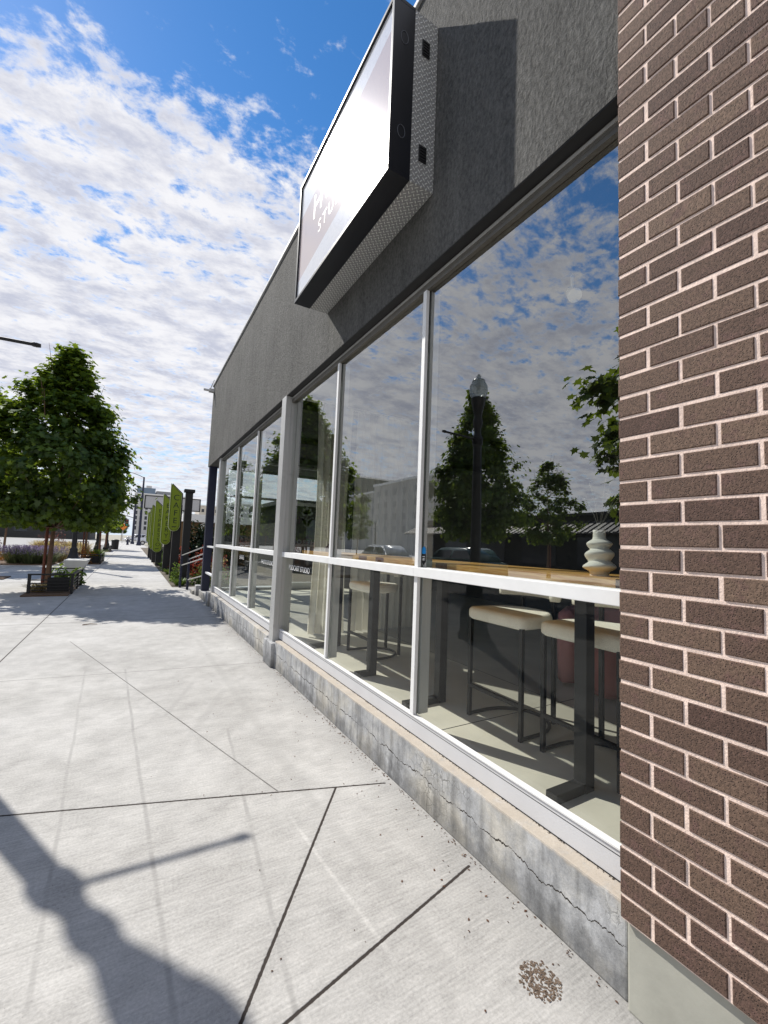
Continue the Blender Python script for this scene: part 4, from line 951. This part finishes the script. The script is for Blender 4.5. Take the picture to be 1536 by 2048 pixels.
# ------------------------------------------------------------------ lamp posts with acorn globes
def make_lamp(label, loc):
    o_ = thing('street_lamp', label, 'street lamp', loc, 0, 'acorn street lamps')
    w = MB(); w.lathe([(0.27, 0), (0.27, 0.08), (0.23, 0.12), (0.235, 0.42), (0.20, 0.50), (0.16, 0.62), (0.135, 0.75), (0.145, 0.82), (0.09, 0.92)], n=16); w.build('base', MT['blackmetal'], o_)
    w = MB(); w.lathe([(0.09, 0.92), (0.085, 2.2), (0.070, 3.30)], n=16, fn=lambda r_, z_, a: r_ * (1 + 0.05 * math.cos(8 * a))); w.build('post', MT['blackmetal'], o_)
    w = MB(); w.lathe([(0.070, 3.30), (0.094, 3.36), (0.094, 3.45), (0.062, 3.52), (0.054, 3.62), (0.078, 3.70), (0.082, 3.77), (0.062, 3.84), (0.070, 3.90), (0.115, 4.09), (0.125, 4.17)], n=20); w.build('capital', MT['blackmetal'], o_)
    m_ = MT.get('globe')
    if not m_:
        m_, t, b = newmat('lamp_globe'); b.inputs['Base Color'].default_value = (0.62, 0.68, 0.66, 1); b.inputs['Roughness'].default_value = 0.15
        b.inputs['Transmission Weight'].default_value = 0.55; b.inputs['IOR'].default_value = 1.2
        t.put(b.inputs['Normal'], t.bump(t.math('SINE', t.math('MULTIPLY', t.sep(t.obj())[2], 160.0)), 0.4, 0.01)); MT['globe'] = m_
    w = MB(); w.lathe([(0.105, 4.165), (0.145, 4.23), (0.162, 4.31), (0.158, 4.39), (0.135, 4.44), (0.115, 4.465), (0.12, 4.48), (0.105, 4.505), (0.05, 4.53), (0.03, 4.545), (0.045, 4.57), (0.02, 4.61)], n=28); w.build('globe', m_, o_)
    w = MB(); w.tube((0.08, 0, 3.43), (0.76, 0, 3.45), 0.017, n=10); w.lathe([(0.017, -0.0), (0.026, 0.01), (0.026, 0.03), (0.015, 0.04)], (0.735, 0, 3.43), 10); w.tube((0.75, 0, 3.45), (0.79, 0, 3.45), 0.026, 0.02, 10); w.build('banner_arm', MT['blackmetal'], o_)
    return o_
L1 = make_lamp('black acorn lamp post mirrored in the widest window, its arm showing against the sky', (-1.77, 5.56, 0))
copy_tree(L1, (-2.12, 22.0, 0), 0, None, 'black lamp post just behind the nearest planter, beside the white bench')
copy_tree(L1, (-2.28, 38.0, 0), 0, None, 'black lamp post behind the second planter')
copy_tree(L1, (-2.4, 54.0, 0), 0, None, 'black lamp post farthest along the tree row')
copy_tree(L1, (-22.5, 46.0, 0), 0, None, 'lamp post across the road, mirrored before the grey blocks')

# ------------------------------------------------------------------ green hanging signs
def green_sign(word, cx, y, wd, zt, zb, label):
    o_ = thing('green_sign', label, 'sign', (cx, y, 0), 0, 'lime green blade signs along the garden')
    h = wd / 2
    def outline(ins, k=14):
        hh = h - ins; pts = [(-hh, zt - ins * 1.9), (-hh, zb + h)]
        for i in range(1, k): a = PI + PI * i / k; pts.append((hh * math.cos(a), zb + h + hh * math.sin(a)))
        pts += [(hh, zb + h), (hh, zt - wd * 0.95 - ins * 0.4)]; return pts
    w = MB(); w.prism(outline(0), 'y', -0.030, -0.004); w.build('panel', MT['green'], o_)
    w = MB(); w.prism(outline(-0.006), 'y', -0.004, 0.045); w.build('panel_edge', MT['white'], o_)
    w = MB(); w.prism([(x_ + 0.05, z_ + 0.02) for x_, z_ in outline(0)], 'y', 0.075, 0.10); w.build('back_panel', MT['blackmetal'], o_)
    a_, b_ = outline(0.028), outline(0.037); n = len(a_); w = MB()
    w.add([(p[0], -0.0315, p[1]) for p in a_] + [(p[0], -0.0315, p[1]) for p in b_], [(i, (i + 1) % n, n + (i + 1) % n, n + i) for i in range(n)]); w.build('border', MT['signink'], o_, None, False)
    if word:
        ztop = zt - wd * 1.02; zbot = zb + wd * 0.62; step = (ztop - zbot) / len(word)
        for i, ch in enumerate(word):
            text_mesh('letter', ch, min(step * 1.05, 0.30), MT['signink'], o_, frame_m(Vector((0.02, -0.0315, ztop - step * (i + 0.5))), (1, 0, 0), (0, 0, 1)), 0.0008)
    w = MB(); z_ = zb + wd * 0.40; s_ = wd * 0.25
    w.prism([(-s_, z_), (-s_ * 0.5, z_ + s_ * 0.25), (s_ * 0.4, z_ + s_ * 0.22), (s_ * 0.95, z_ + s_ * 0.5), (s_ * 0.75, z_ + s_ * 0.1), (s_ * 0.4, z_ - s_ * 0.05), (s_ * 0.5, z_ - s_ * 0.4), (s_ * 0.2, z_ - s_ * 0.1), (-s_ * 0.4, z_ - s_ * 0.08), (-s_ * 0.7, z_ - s_ * 0.4), (-s_ * 0.6, z_ - s_ * 0.05)], 'y', -0.0325, -0.0305); w.build('emblem', MT['signink'], o_)
    w = MB(); w.box(-0.02, 0.25, 0.11, 0.34, 0, zt - 0.75, 0.01); w.build('post', MT['blackmetal'], o_)
    return o_
green_sign('CAFE', 1.235, 17.26, 0.37, 3.45, 1.72, 'lime green CAFE blade sign on a black post, nearest of the row')
green_sign('BAKERY', 1.165, 20.4, 0.37, 3.32, 1.17, 'lime green BAKERY blade sign on a black post')
green_sign('ESPRESSO', 1.05, 24.4, 0.41, 3.32, 0.70, 'lime green ESPRESSO blade sign on a black post')
green_sign('TAKEAWAY', 0.985, 27.6, 0.38, 3.28, 0.74, 'lime green TAKEAWAY blade sign on a black post')
green_sign('MARKET', 0.985, 30.4, 0.38, 3.22, 0.82, 'lime green MARKET blade sign behind the TAKEAWAY one')
green_sign('', 0.93, 33.0, 0.38, 3.1, 1.05, 'lime green blade sign without visible lettering, farthest of the row')
# big capped post, rails and newels by the porch
w = MB(); w.box(-0.11, 0.11, -0.11, 0.11, 0, 3.0, 0.01); w.box(-0.16, 0.16, -0.16, 0.16, 3.0, 3.10, 0.01)
tag(w.build('capped_post', MT['blackmetal'], None, (1.50, 15.5, 0)), 'thick black capped post beside the CAFE sign', 'post')
HR = thing('handrail', 'black and steel stair handrail beside the blue porch post', 'handrail', (1.30, 14.2, 0))
for px_, py_, hh in ((0.0, 0, 0.97), (0.14, -0.6, 0.92)):
    w = MB(); w.box(px_ - 0.03, px_ + 0.03, py_ - 0.03, py_ + 0.03, 0, hh); w.build('newel', MT['bluepost'], HR)
for za, zb2, xo, yo in ((0.96, 1.30, 0.0, 0.0), (0.66, 1.00, 0.0, 0.0), (0.88, 1.12, 0.14, -0.6), (0.28, 0.55, 0.14, -0.6)):
    w = MB(); w.tube((xo, yo, za), (0.33, -2.35, zb2), 0.017, n=8); w.build('rail', MT['alu'], HR)
PR = thing('porch_rail', 'pale steel rail between the blue post and the corner window post', 'handrail', (1.66, 11.0, 0))
for za in (0.62, 1.28):
    w = MB(); w.box(-0.03, 0.03, -0.55, 0.72, za, za + 0.04); w.build('rail', MT['alu_white'], PR)

# hedge and garden planting to the right
shrub('tall dark clipped hedge behind the handrail', (2.55, 19.6, 0), 0.95, 2.0, 9000, 101, MT['hedge'], 0.13, 'hedge', 'hedge')
shrub('dark clipped hedge beside the porch, half hidden by the blue post', (3.5, 19.0, 0), 1.0, 2.1, 8000, 102, MT['hedge'], 0.13, 'hedge', 'hedge')
for k, (x_, y_, lb) in enumerate(((1.75, 18.6, 'red leaved shrub behind the BAKERY post'), (2.3, 17.2, 'red leaved shrub beside the thick capped post'), (2.55, 15.6, 'red leaved shrub seen between rail and blue post'))):
    shrub(lb, (x_, y_, 0), 0.45, 1.15, 700, 110 + k, MT['redleaf'], 0.09, 'red_shrub', 'shrub', 'red leaved garden shrubs')
for k, (x_, y_, r_, lb) in enumerate(((1.42, 16.0, 0.32, 'bright green low shrub between the CAFE post and the handrail'), (2.0, 14.9, 0.42, 'bright green low shrub behind the lower handrail'), (2.45, 14.0, 0.40, 'bright green low shrub next to the blue porch post'), (1.45, 22.2, 0.30, 'pale green round shrub beyond the BAKERY post'), (1.38, 25.6, 0.28, 'small round shrub beyond the ESPRESSO post'))):
    shrub(lb, (x_, y_, 0), r_, 0.62, 650, 120 + k, MT['shrubleaf'], 0.07, 'low_shrub', 'shrub', 'low green garden shrubs')
shrub('yellow flowered plant seen beside the blue post', (2.45, 14.9, 0.1), 0.3, 1.05, 500, 130, MT['straw'], 0.07, 'flowering_plant', 'plant')
for k in range(5):
    grass('low green tuft along the garden edge', (1.35 + 0.25 * (k % 2), 14.8 + 2.2 * k, 0), 150, 0.25, 0.35, 140 + k, MT['shrubleaf'], 'grass tuft', 'grass_tuft', 'tufts along the garden edge')
for k in range(4):
    shrub('dark green shrub at the far garden end', (1.9 + 0.5 * k, 36 + 4 * k, 0), 0.7, 0.9, 500, 150 + k, MT['hedge'], 0.12, 'shrub', 'shrub', 'far garden shrubs')

# ------------------------------------------------------------------ buildings down the street
def block(name, label, x0, x1, y0, y1, h, wall, nx, nz, z0w, win_w, win_h, winmat, roofbits=(), face='-y', cat='building'):
    o_ = thing(name, label, cat, ((x0 + x1) / 2, (y0 + y1) / 2, 0))
    cx, cy = (x0 + x1) / 2, (y0 + y1) / 2
    w = MB(); w.box(x0 - cx, x1 - cx, y0 - cy, y1 - cy, 0, h); w.build('wall', wall, o_)
    w = MB(); w.box(x0 - cx - 0.2, x1 - cx + 0.2, y0 - cy - 0.2, y1 - cy + 0.2, h, h + 0.5); w.build('roof', MT['white'], o_)
    if face == '-y': a0, a1, dep = x0 - cx, x1 - cx, y0 - cy
    else: a0, a1, dep = y0 - cy, y1 - cy, x1 - cx
    px_ = (a1 - a0) / nx; pz = (h - z0w - 0.5) / nz
    for j in range(nz):
        for i in range(nx):
            c_ = a0 + px_ * (i + 0.5); z_ = z0w + pz * (j + 0.5)
            w = MB()
            if face == '-y': w.box(c_ - win_w / 2, c_ + win_w / 2, dep - 0.05, dep + 0.2, z_ - win_h / 2, z_ + win_h / 2)
            else: w.box(dep - 0.2, dep + 0.05, c_ - win_w / 2, c_ + win_w / 2, z_ - win_h / 2, z_ + win_h / 2)
            w.build('window', winmat, o_)
    for (bx0, bx1, bz0, bz1, mt) in roofbits:
        w = MB(); w.box(bx0 - cx, bx1 - cx, y0 - cy + 0.5, y1 - cy - 1, bz0, bz1); w.build('penthouse', mt, o_)
    return o_
darkwin = flat('far_window_glass', (0.03, 0.035, 0.045), 0.15, 0, 0.2)
bluewall = flat('bluish_cladding', (0.16, 0.22, 0.30), 0.5, 0, 0.1, 0.4); palewall = flat('pale_render', (0.55, 0.55, 0.56), 0.85, 0, 0.08, 0.3)
block('apartment_block', 'tall pale apartment block with blue upper storey behind the green signs', -1.0, 27, 262, 285, 23.6, palewall, 12, 7, 4.0, 1.2, 1.9, darkwin,
      ((-0.2, 8.5, 24.1, 27.2, bluewall), (9.0, 17.0, 24.1, 25.9, flat('grey_plant_room', (0.25, 0.26, 0.28), 0.8)), (4.0, 6.6, 27.2, 28.4, palewall)))
block('distant_block', 'pale distant building between the capped post and the blue post', 22.6, 36, 190, 205, 14.6, flat('cream_render', (0.58, 0.53, 0.46), 0.85, 0, 0.08, 0.3), 5, 4, 3.0, 1.0, 1.3, darkwin)
block('distant_block', 'grey distant building right of the blue post', 26.5, 45, 150, 165, 13.2, palewall, 6, 4, 3.0, 1.1, 1.6, darkwin)
CB = thing('low_cafe_building', 'low brown building with a white roof fascia and a hexagon emblem', 'building', (7.5, 48, 0))
w = MB(); w.box(-4.1, 9, -3, 6, 0, 3.0); w.build('wall', flat('brown_siding', (0.16, 0.09, 0.04), 0.8, 0, 0.15, 2), CB)
w = MB(); w.box(-3.6, 9.5, -3.4, 6.4, 3.0, 3.75); w.build('fascia', MT['white'], CB)
w = MB()
for i in range(6):
    a0, a1 = 2 * PI * i / 6 + PI / 6, 2 * PI * (i + 1) / 6 + PI / 6
    for q in (0.50, 0.27): w.tube((-1.6 + q * math.cos(a0), -3.06, 2.45 + q * math.sin(a0)), (-1.6 + q * math.cos(a1), -3.06, 2.45 + q * math.sin(a1)), 0.06, n=6)
w.build('emblem', MT['white'], CB)
DP = thing('dark_pavilion', 'low dark timber pavilion seen through the studio end window', 'building', (10.3, 23, 0))
w = MB(); w.box(-3.9, 3.9, -3, 3, 0, 3.3); w.build('wall', MT['hedgewall'], DP)
w = MB(); w.box(-4.3, 4.3, -3.5, 3.5, 3.3, 3.5); w.build('roof', MT['blackmetal'], DP)
for k in range(3):
    w = MB(); w.box(-3.0 + 2.2 * k, -1.4 + 2.2 * k, -3.04, -2.9, 0.4, 2.6); w.build('window', darkwin, DP)
# billboard frame on its roof
BB = thing('billboard', 'long grey blank billboard raised behind the green signs', 'billboard', (3.3, 70, 0))
w = MB(); w.box(-2.2, 5.0, 0, 0.35, 5.5, 7.2); w.build('panel', flat('billboard_grey', (0.42, 0.42, 0.43), 0.7), BB)
w = MB(); w.box(-2.35, 5.15, -0.05, 0.40, 7.2, 7.32); w.box(-2.35, 5.15, -0.05, 0.40, 5.38, 5.5); w.box(-2.35, -2.2, -0.05, 0.4, 5.5, 7.2); w.box(5.0, 5.15, -0.05, 0.4, 5.5, 7.2); w.build('frame', MT['blackmetal'], BB)
for xx in (0.0, 2.2):
    w = MB(); w.tube((xx, 0.2, 0), (xx, 0.2, 5.38), 0.14, n=10); w.build('leg', MT['blackmetal'], BB)

# ------------------------------------------------------------------ across the road (seen in the glass)
LB = thing('low_shop_building', 'long low dark shop building with a ribbed metal awning, mirrored in the window', 'building', (-26, 22, 0))
w = MB(); w.box(-6, 2, -18, 17, 0, 4.1); w.build('wall', flat('dark_shop_wall', (0.022, 0.020, 0.018), 0.85, 0, 0.2, 0.7), LB)
w = MB(); w.box(-6.2, 2.2, -18.2, 17.2, 4.1, 4.3); w.build('roof', MT['blackmetal'], LB)
w = MB(); n = 70
for i in range(n):
    y0 = -17 + 34 * i / n; y1 = y0 + 34 / n * 0.5
    w.add([(2.02, y0, 3.75), (4.0, y0, 2.85), (4.0, y1, 2.85), (2.02, y1, 3.75), (2.02, y0, 3.62), (4.0, y0, 2.72), (4.0, y1, 2.72), (2.02, y1, 3.62)], [(0, 1, 2, 3), (7, 6, 5, 4), (0, 4, 5, 1), (2, 6, 7, 3), (1, 5, 6, 2)])
w.add([(2.02, -17, 3.68), (4.0, -17, 2.78), (4.0, 17, 2.78), (2.02, 17, 3.68)], [(0, 1, 2, 3)])
w.build('awning', flat('ribbed_metal', (0.07, 0.065, 0.06), 0.6, 0.2), LB)
for k in range(7):
    w = MB(); w.box(1.95, 2.05, -16 + 5 * k, -12.8 + 5 * k, 0.5, 2.6); w.build('window', darkwin, LB)
greywin = flat('dull_window_panel', (0.34, 0.34, 0.33), 0.6, 0, 0.15)
greyb = flat('grey_concrete_panel', (0.50, 0.49, 0.46), 0.85, 0, 0.15, 0.25)
block('grey_office_block', 'flat roofed grey block mirrored behind the curtain folds, the nearer one', -58, -42, 61, 82, 14.2, greyb, 6, 4, 3.5, 1.2, 1.2, greywin, (), '+x')
block('grey_office_block', 'grey windowed block mirrored behind the parked car roof, the farther one', -66, -50, 86, 118, 14.9, greyb, 10, 4, 3.0, 1.3, 1.5, greywin, (), '+x')
block('tall_dark_block', 'tall dark block mirrored beside the window mullion', -75, -58, 128, 150, 24.0, flat('dark_green_cladding', (0.10, 0.11, 0.10), 0.6), 4, 6, 3.0, 1.6, 1.6, darkwin, (), '+x')
block('long_low_shops', 'long low shop row beyond the bright road behind the trees', -70, -9, 122, 140, 5.2, flat('shop_row_wall', (0.05, 0.05, 0.05), 0.8), 12, 1, 0.6, 2.4, 2.6, darkwin)

# ------------------------------------------------------------------ vehicles
def make_car(name, label, cat, loc, rz, paint, L=4.5, Wd=1.8, H=1.5, van=False, group=None):
    o_ = thing(name, label, cat, loc, rz, group); h = Wd / 2
    if van: low = [(-L / 2, .38), (L / 2, .38), (L / 2, .95), (L / 2 - .15, 1.05), (L / 2 - 1.0, 1.15), (-L / 2, 1.15)]; cab = [(-L / 2 + 0.02, 1.15), (L / 2 - 1.0, 1.15), (L / 2 - 1.65, H), (-L / 2 + 0.10, H)]
    else: low = [(-L / 2, .35), (L / 2, .32), (L / 2 + .02, .62), (L / 2 - .25, .78), (L / 2 - 1.25, .92), (-L / 2 + .5, .98), (-L / 2, .9)]; cab = [(-L / 2 + .25, .97), (L / 2 - 1.2, .92), (L / 2 - 1.95, H - .05), (L / 2 - 2.4, H), (-L / 2 + 1.1, H), (-L / 2 + .75, H - .08)]
    def loft(prof, w0, w1, name, mat):
        n = len(prof); zs = [p[1] for p in prof]; za, zb = min(zs), max(zs); vs = []
        for sgn in (-1, 1):
            for x_, z_ in prof: vs.append((x_, sgn * (w0 + (w1 - w0) * (z_ - za) / (zb - za)), z_))
        bm = bmesh.new(); V = [bm.verts.new(q) for q in vs]
        bm.faces.new(V[:n]); bm.faces.new(V[n:][::-1])
        for i in range(n): bm.faces.new((V[i], V[n + i], V[n + (i + 1) % n], V[(i + 1) % n]))
        bmesh.ops.recalc_face_normals(bm, faces=bm.faces[:]); bmesh.ops.bevel(bm, geom=bm.edges[:], offset=0.05, segments=3, affect='EDGES')
        me = bpy.data.meshes.new(name); bm.to_mesh(me); bm.free(); me.materials.append(mat)
        for q in me.polygons: q.use_smooth = True
        o = bpy.data.objects.new(name, me); COL.objects.link(o); o.parent = o_; return o
    loft(low, h, h * 0.97, 'body', paint); loft(cab, h * 0.95, h * 0.76, 'cabin', paint)
    c = [(p[0] * 0.985, p[1]) for p in cab]; zm, zt = cab[0][1] + 0.08, H - 0.14
    def at_z(pa, pb, z_): q = (z_ - pa[1]) / (pb[1] - pa[1]); return pa[0] + (pb[0] - pa[0]) * q
    fx0, fx1 = at_z(cab[1], cab[2], zm), at_z(cab[1], cab[2], zt); bx0, bx1 = at_z(cab[0], cab[-1], zm), at_z(cab[0], cab[-1], zt)
    xs = [(bx0 + 0.15, bx1 + 0.15, (fx0 + bx0) / 2 - 0.05, (fx1 + bx1) / 2 - 0.05), ((fx0 + bx0) / 2 + 0.05, (fx1 + bx1) / 2 + 0.05, fx0 - 0.12, fx1 - 0.12)]
    if van: xs = xs[1:]
    def wy(z_): return h * (0.95 + (0.76 - 0.95) * (z_ - cab[0][1]) / (H - cab[0][1])) + 0.006
    for sgn in (-1, 1):
        for a, b2, c2, d in xs:
            w = MB(); w.add([(a, sgn * wy(zm), zm), (c2, sgn * wy(zm), zm), (d, sgn * wy(zt), zt), (b2, sgn * wy(zt), zt)], [(0, 1, 2, 3)]); w.build('side_window', MT['carglass'], o_)
        w = MB(); w.box(L / 2 - 0.10, L / 2 + 0.03, sgn * (h - 0.42), sgn * (h - 0.14), 0.60, 0.72, 0.01) if sgn > 0 else w.box(L / 2 - 0.10, L / 2 + 0.03, -(h - 0.14), -(h - 0.42), 0.60, 0.72, 0.01); w.build('headlight', MT['chrome'], o_)
    w = MB(); e = 0.012; w.add([(fx0 + e, -h * 0.8, zm), (fx0 + e, h * 0.8, zm), (fx1 + e, h * 0.66, zt), (fx1 + e, -h * 0.66, zt)], [(0, 1, 2, 3)]); w.build('windscreen', MT['carglass'], o_)
    for wx in (-L / 2 + 0.85, L / 2 - 0.88):
        for sgn in (-1, 1):
            w = MB(); w.tube((wx, sgn * (h - 0.20), 0.33), (wx, sgn * (h + 0.01), 0.33), 0.33, n=24); wh = w.build('wheel', MT['tyre'], o_)
            w = MB(); w.tube((wx, sgn * (h + 0.005), 0.33), (wx, sgn * (h + 0.02), 0.33), 0.20, n=18); w.build('rim', MT['chrome'], wh)
    return o_
def paint(name, col): return flat(name, col, 0.22, 0.0, 0.03, 2)
make_car('white_van', 'white van parked at the crossing beside the tall curved street light', 'van', (2.9, 78, 0), R(180), paint('white_van_paint', (0.75, 0.76, 0.78)), 5.0, 1.95, 2.05, True)
make_car('parked_car', 'silver car with a pale roof mirrored in front of the grey blocks', 'car', (-9.7, 22.5, 0), R(90), paint('silver_paint', (0.45, 0.47, 0.49)), group='cars parked along the kerb')
make_car('parked_car', 'dark green car mirrored beside the blue sticker', 'car', (-9.7, 15.4, 0), R(90), paint('dark_green_paint', (0.05, 0.09, 0.085)), 4.7, 1.85, 1.55, group='cars parked along the kerb')
make_car('parked_car', 'white pickup sized car far beyond the crossing', 'car', (0.6, 101, 0), R(200), paint('white_car_paint', (0.7, 0.7, 0.72)), 4.6, 1.85, 1.7)

# ------------------------------------------------------------------ poles, signal, small street things
SLP = thing('curved_street_light', 'tall dark pole with a thin curved lamp arm by the white van', 'street light', (0.70, 72, 0))
w = MB(); w.lathe([(0.32, 0), (0.30, 0.25), (0.19, 0.5), (0.11, 10.1)], n=12); w.build('pole', MT['bluepost'], SLP)
w = MB(); w.path([(0, 0, 10.0), (-0.5, 0, 10.25), (-1.4, 0, 10.55), (-2.6, 0, 10.7)], 0.045, 6); w.build('arm', MT['blackmetal'], SLP)
w = MB(); w.box(-3.2, -2.55, -0.14, 0.14, 10.62, 10.76, 0.03); w.build('lamp_head', MT['blackmetal'], SLP)
TS = thing('traffic_signal', 'dark traffic signal pole with an arm over the crossing', 'traffic signal', (-0.12, 82, 0))
w = MB(); w.lathe([(0.30, 0), (0.26, 0.3), (0.17, 0.5), (0.13, 7.0)], n=12); w.build('pole', MT['bluepost'], TS)
w = MB(); w.path([(0, 0, 4.3), (-0.8, 0, 4.55), (-3.2, 0, 4.9)], 0.06, 6); w.build('arm', MT['blackmetal'], TS)
w = MB(); w.box(-1.25, -0.75, -0.2, 0.15, 2.9, 4.05, 0.03); hd = w.build('signal_head', MT['blackmetal'], TS)
for k, cl in enumerate(((0.16, 0.01, 0.01), (0.16, 0.09, 0.01), (0.02, 0.25, 0.14))):
    w = MB(); w.tube((-1.0, -0.235, 3.85 - 0.36 * k), (-1.0, -0.19, 3.85 - 0.36 * k), 0.13, n=14); w.build('lens', flat('signal_lens_%s' % ('red', 'amber', 'green')[k], cl, 0.3), hd)
RS = thing('road_sign', 'orange diamond road work sign down the street', 'road sign', (-1.7, 88, 0))
w = MB(); w.prism([(0, 2.25), (0.62, 2.87), (0, 3.49), (-0.62, 2.87)], 'y', -0.02, 0.02); w.build('diamond_panel', flat('orange_sign_face', (0.75, 0.22, 0.03), 0.5), RS)
w = MB(); w.tube((0, 0.05, 0), (0, 0.05, 2.5), 0.05, n=8); w.build('post', MT['alu'], RS)
MB_ = thing('bollard_post', 'short dark bollard with a pale cap beside the signal pole', 'bollard', (-0.72, 74, 0))
w = MB(); w.lathe([(0.19, 0), (0.15, 0.1), (0.13, 0.85)], n=12); w.build('post', MT['bluepost'], MB_)
w = MB(); w.lathe([(0.2, 0.85), (0.23, 1.0), (0.2, 1.2), (0.05, 1.27)], n=12); w.build('cap', MT['alu'], MB_)
BR = thing('bike_rack', 'black slatted rack standing by the lamp base', 'bike rack', (-3.05, 33.5, 0))
w = MB()
for k in range(5): w.tube((0.14 * k, 0, 0), (0.14 * k, 0, 0.95), 0.018, n=6)
w.build('bars', MT['blackmetal'], BR); w = MB(); w.tube((-0.02, 0, 0.96), (0.58, 0, 0.96), 0.024, n=8); w.tube((-0.02, 0, 0.5), (0.58, 0, 0.5), 0.016, n=8); w.build('top_bar', MT['blackmetal'], BR)
TB = thing('litter_bin', 'small dark litter bin at the far end of the tree row', 'litter bin', (-1.55, 50.5, 0))
w = MB(); w.lathe([(0.28, 0), (0.30, 0.05), (0.33, 0.85)], n=16); w.build('body', MT['blackmetal'], TB); w = MB(); w.lathe([(0.36, 0.85), (0.36, 0.92), (0.2, 1.0)], n=16); w.build('lid', MT['blackmetal'], TB)

# ------------------------------------------------------------------ litter on the pavement
def litter(name, pts, smin, smax, mat, label, seed, flatn=0.5):
    r_ = np.random.default_rng(seed); n = len(pts); c = np.array(pts); nn = r_.normal(size=(n, 3)) * flatn; nn[:, 2] += 1
    me = leaf_mesh(name, c, nn, r_.uniform(smin, smax, n), mat, OV, seed); o = bpy.data.objects.new(name, me); COL.objects.link(o); return stuff(o, label)
dry = leaf_material('dry_litter', (0.13, 0.07, 0.045), (0.10, 0.05, 0.03)); r_ = random.Random(3)
pts = []
for _ in range(420):
    a = r_.uniform(0, 2 * PI); q = r_.uniform(0.35, 1.0) if r_.random() < 0.8 else r_.uniform(0, 1)
    pts.append((1.355 + 0.072 * q * math.cos(a), 1.095 + 0.075 * q * math.sin(a), r_.uniform(0.001, 0.003)))
litter('leaf_litter', pts, 0.004, 0.018, flat('crumbled_leaf', (0.13, 0.092, 0.065), 0.95, 0, 0.6, 90), 'ring shaped patch of crumbled dry leaves on the pavement near the brick wall', 5, 0.25)
pts = [(1.54 - abs(r_.gauss(0, 0.16)), r_.uniform(1.1, 9.5), 0.003) for _ in range(220)] + [(1.552 - abs(r_.gauss(0, 0.02)), r_.uniform(0.9, 9.8), 0.003) for _ in range(500)] + [(r_.uniform(0.2, 1.3), r_.uniform(1.3, 6.5), 0.003) for _ in range(45)]
litter('debris', pts, 0.006, 0.018, dry, 'scattered seeds and leaf crumbs along the foot of the plinth', 6)
pts = [(r_.uniform(1.63, 1.638) - 0.004, r_.uniform(0.95, 5.1), 0.317) for _ in range(260)]
litter('dirt', pts, 0.004, 0.012, flat('dark_dirt', (0.05, 0.035, 0.025), 0.95), 'line of dirt where the sill meets the plinth', 8)
w = MB(); w.path([(-0.62, 8.62, 0.012), (-0.52, 8.66, 0.016), (-0.42, 8.64, 0.010)], [0.008, 0.007, 0.004], 6); tag(w.build('twig', MT['trunk']), 'short dry twig lying on the pavement', 'twig')
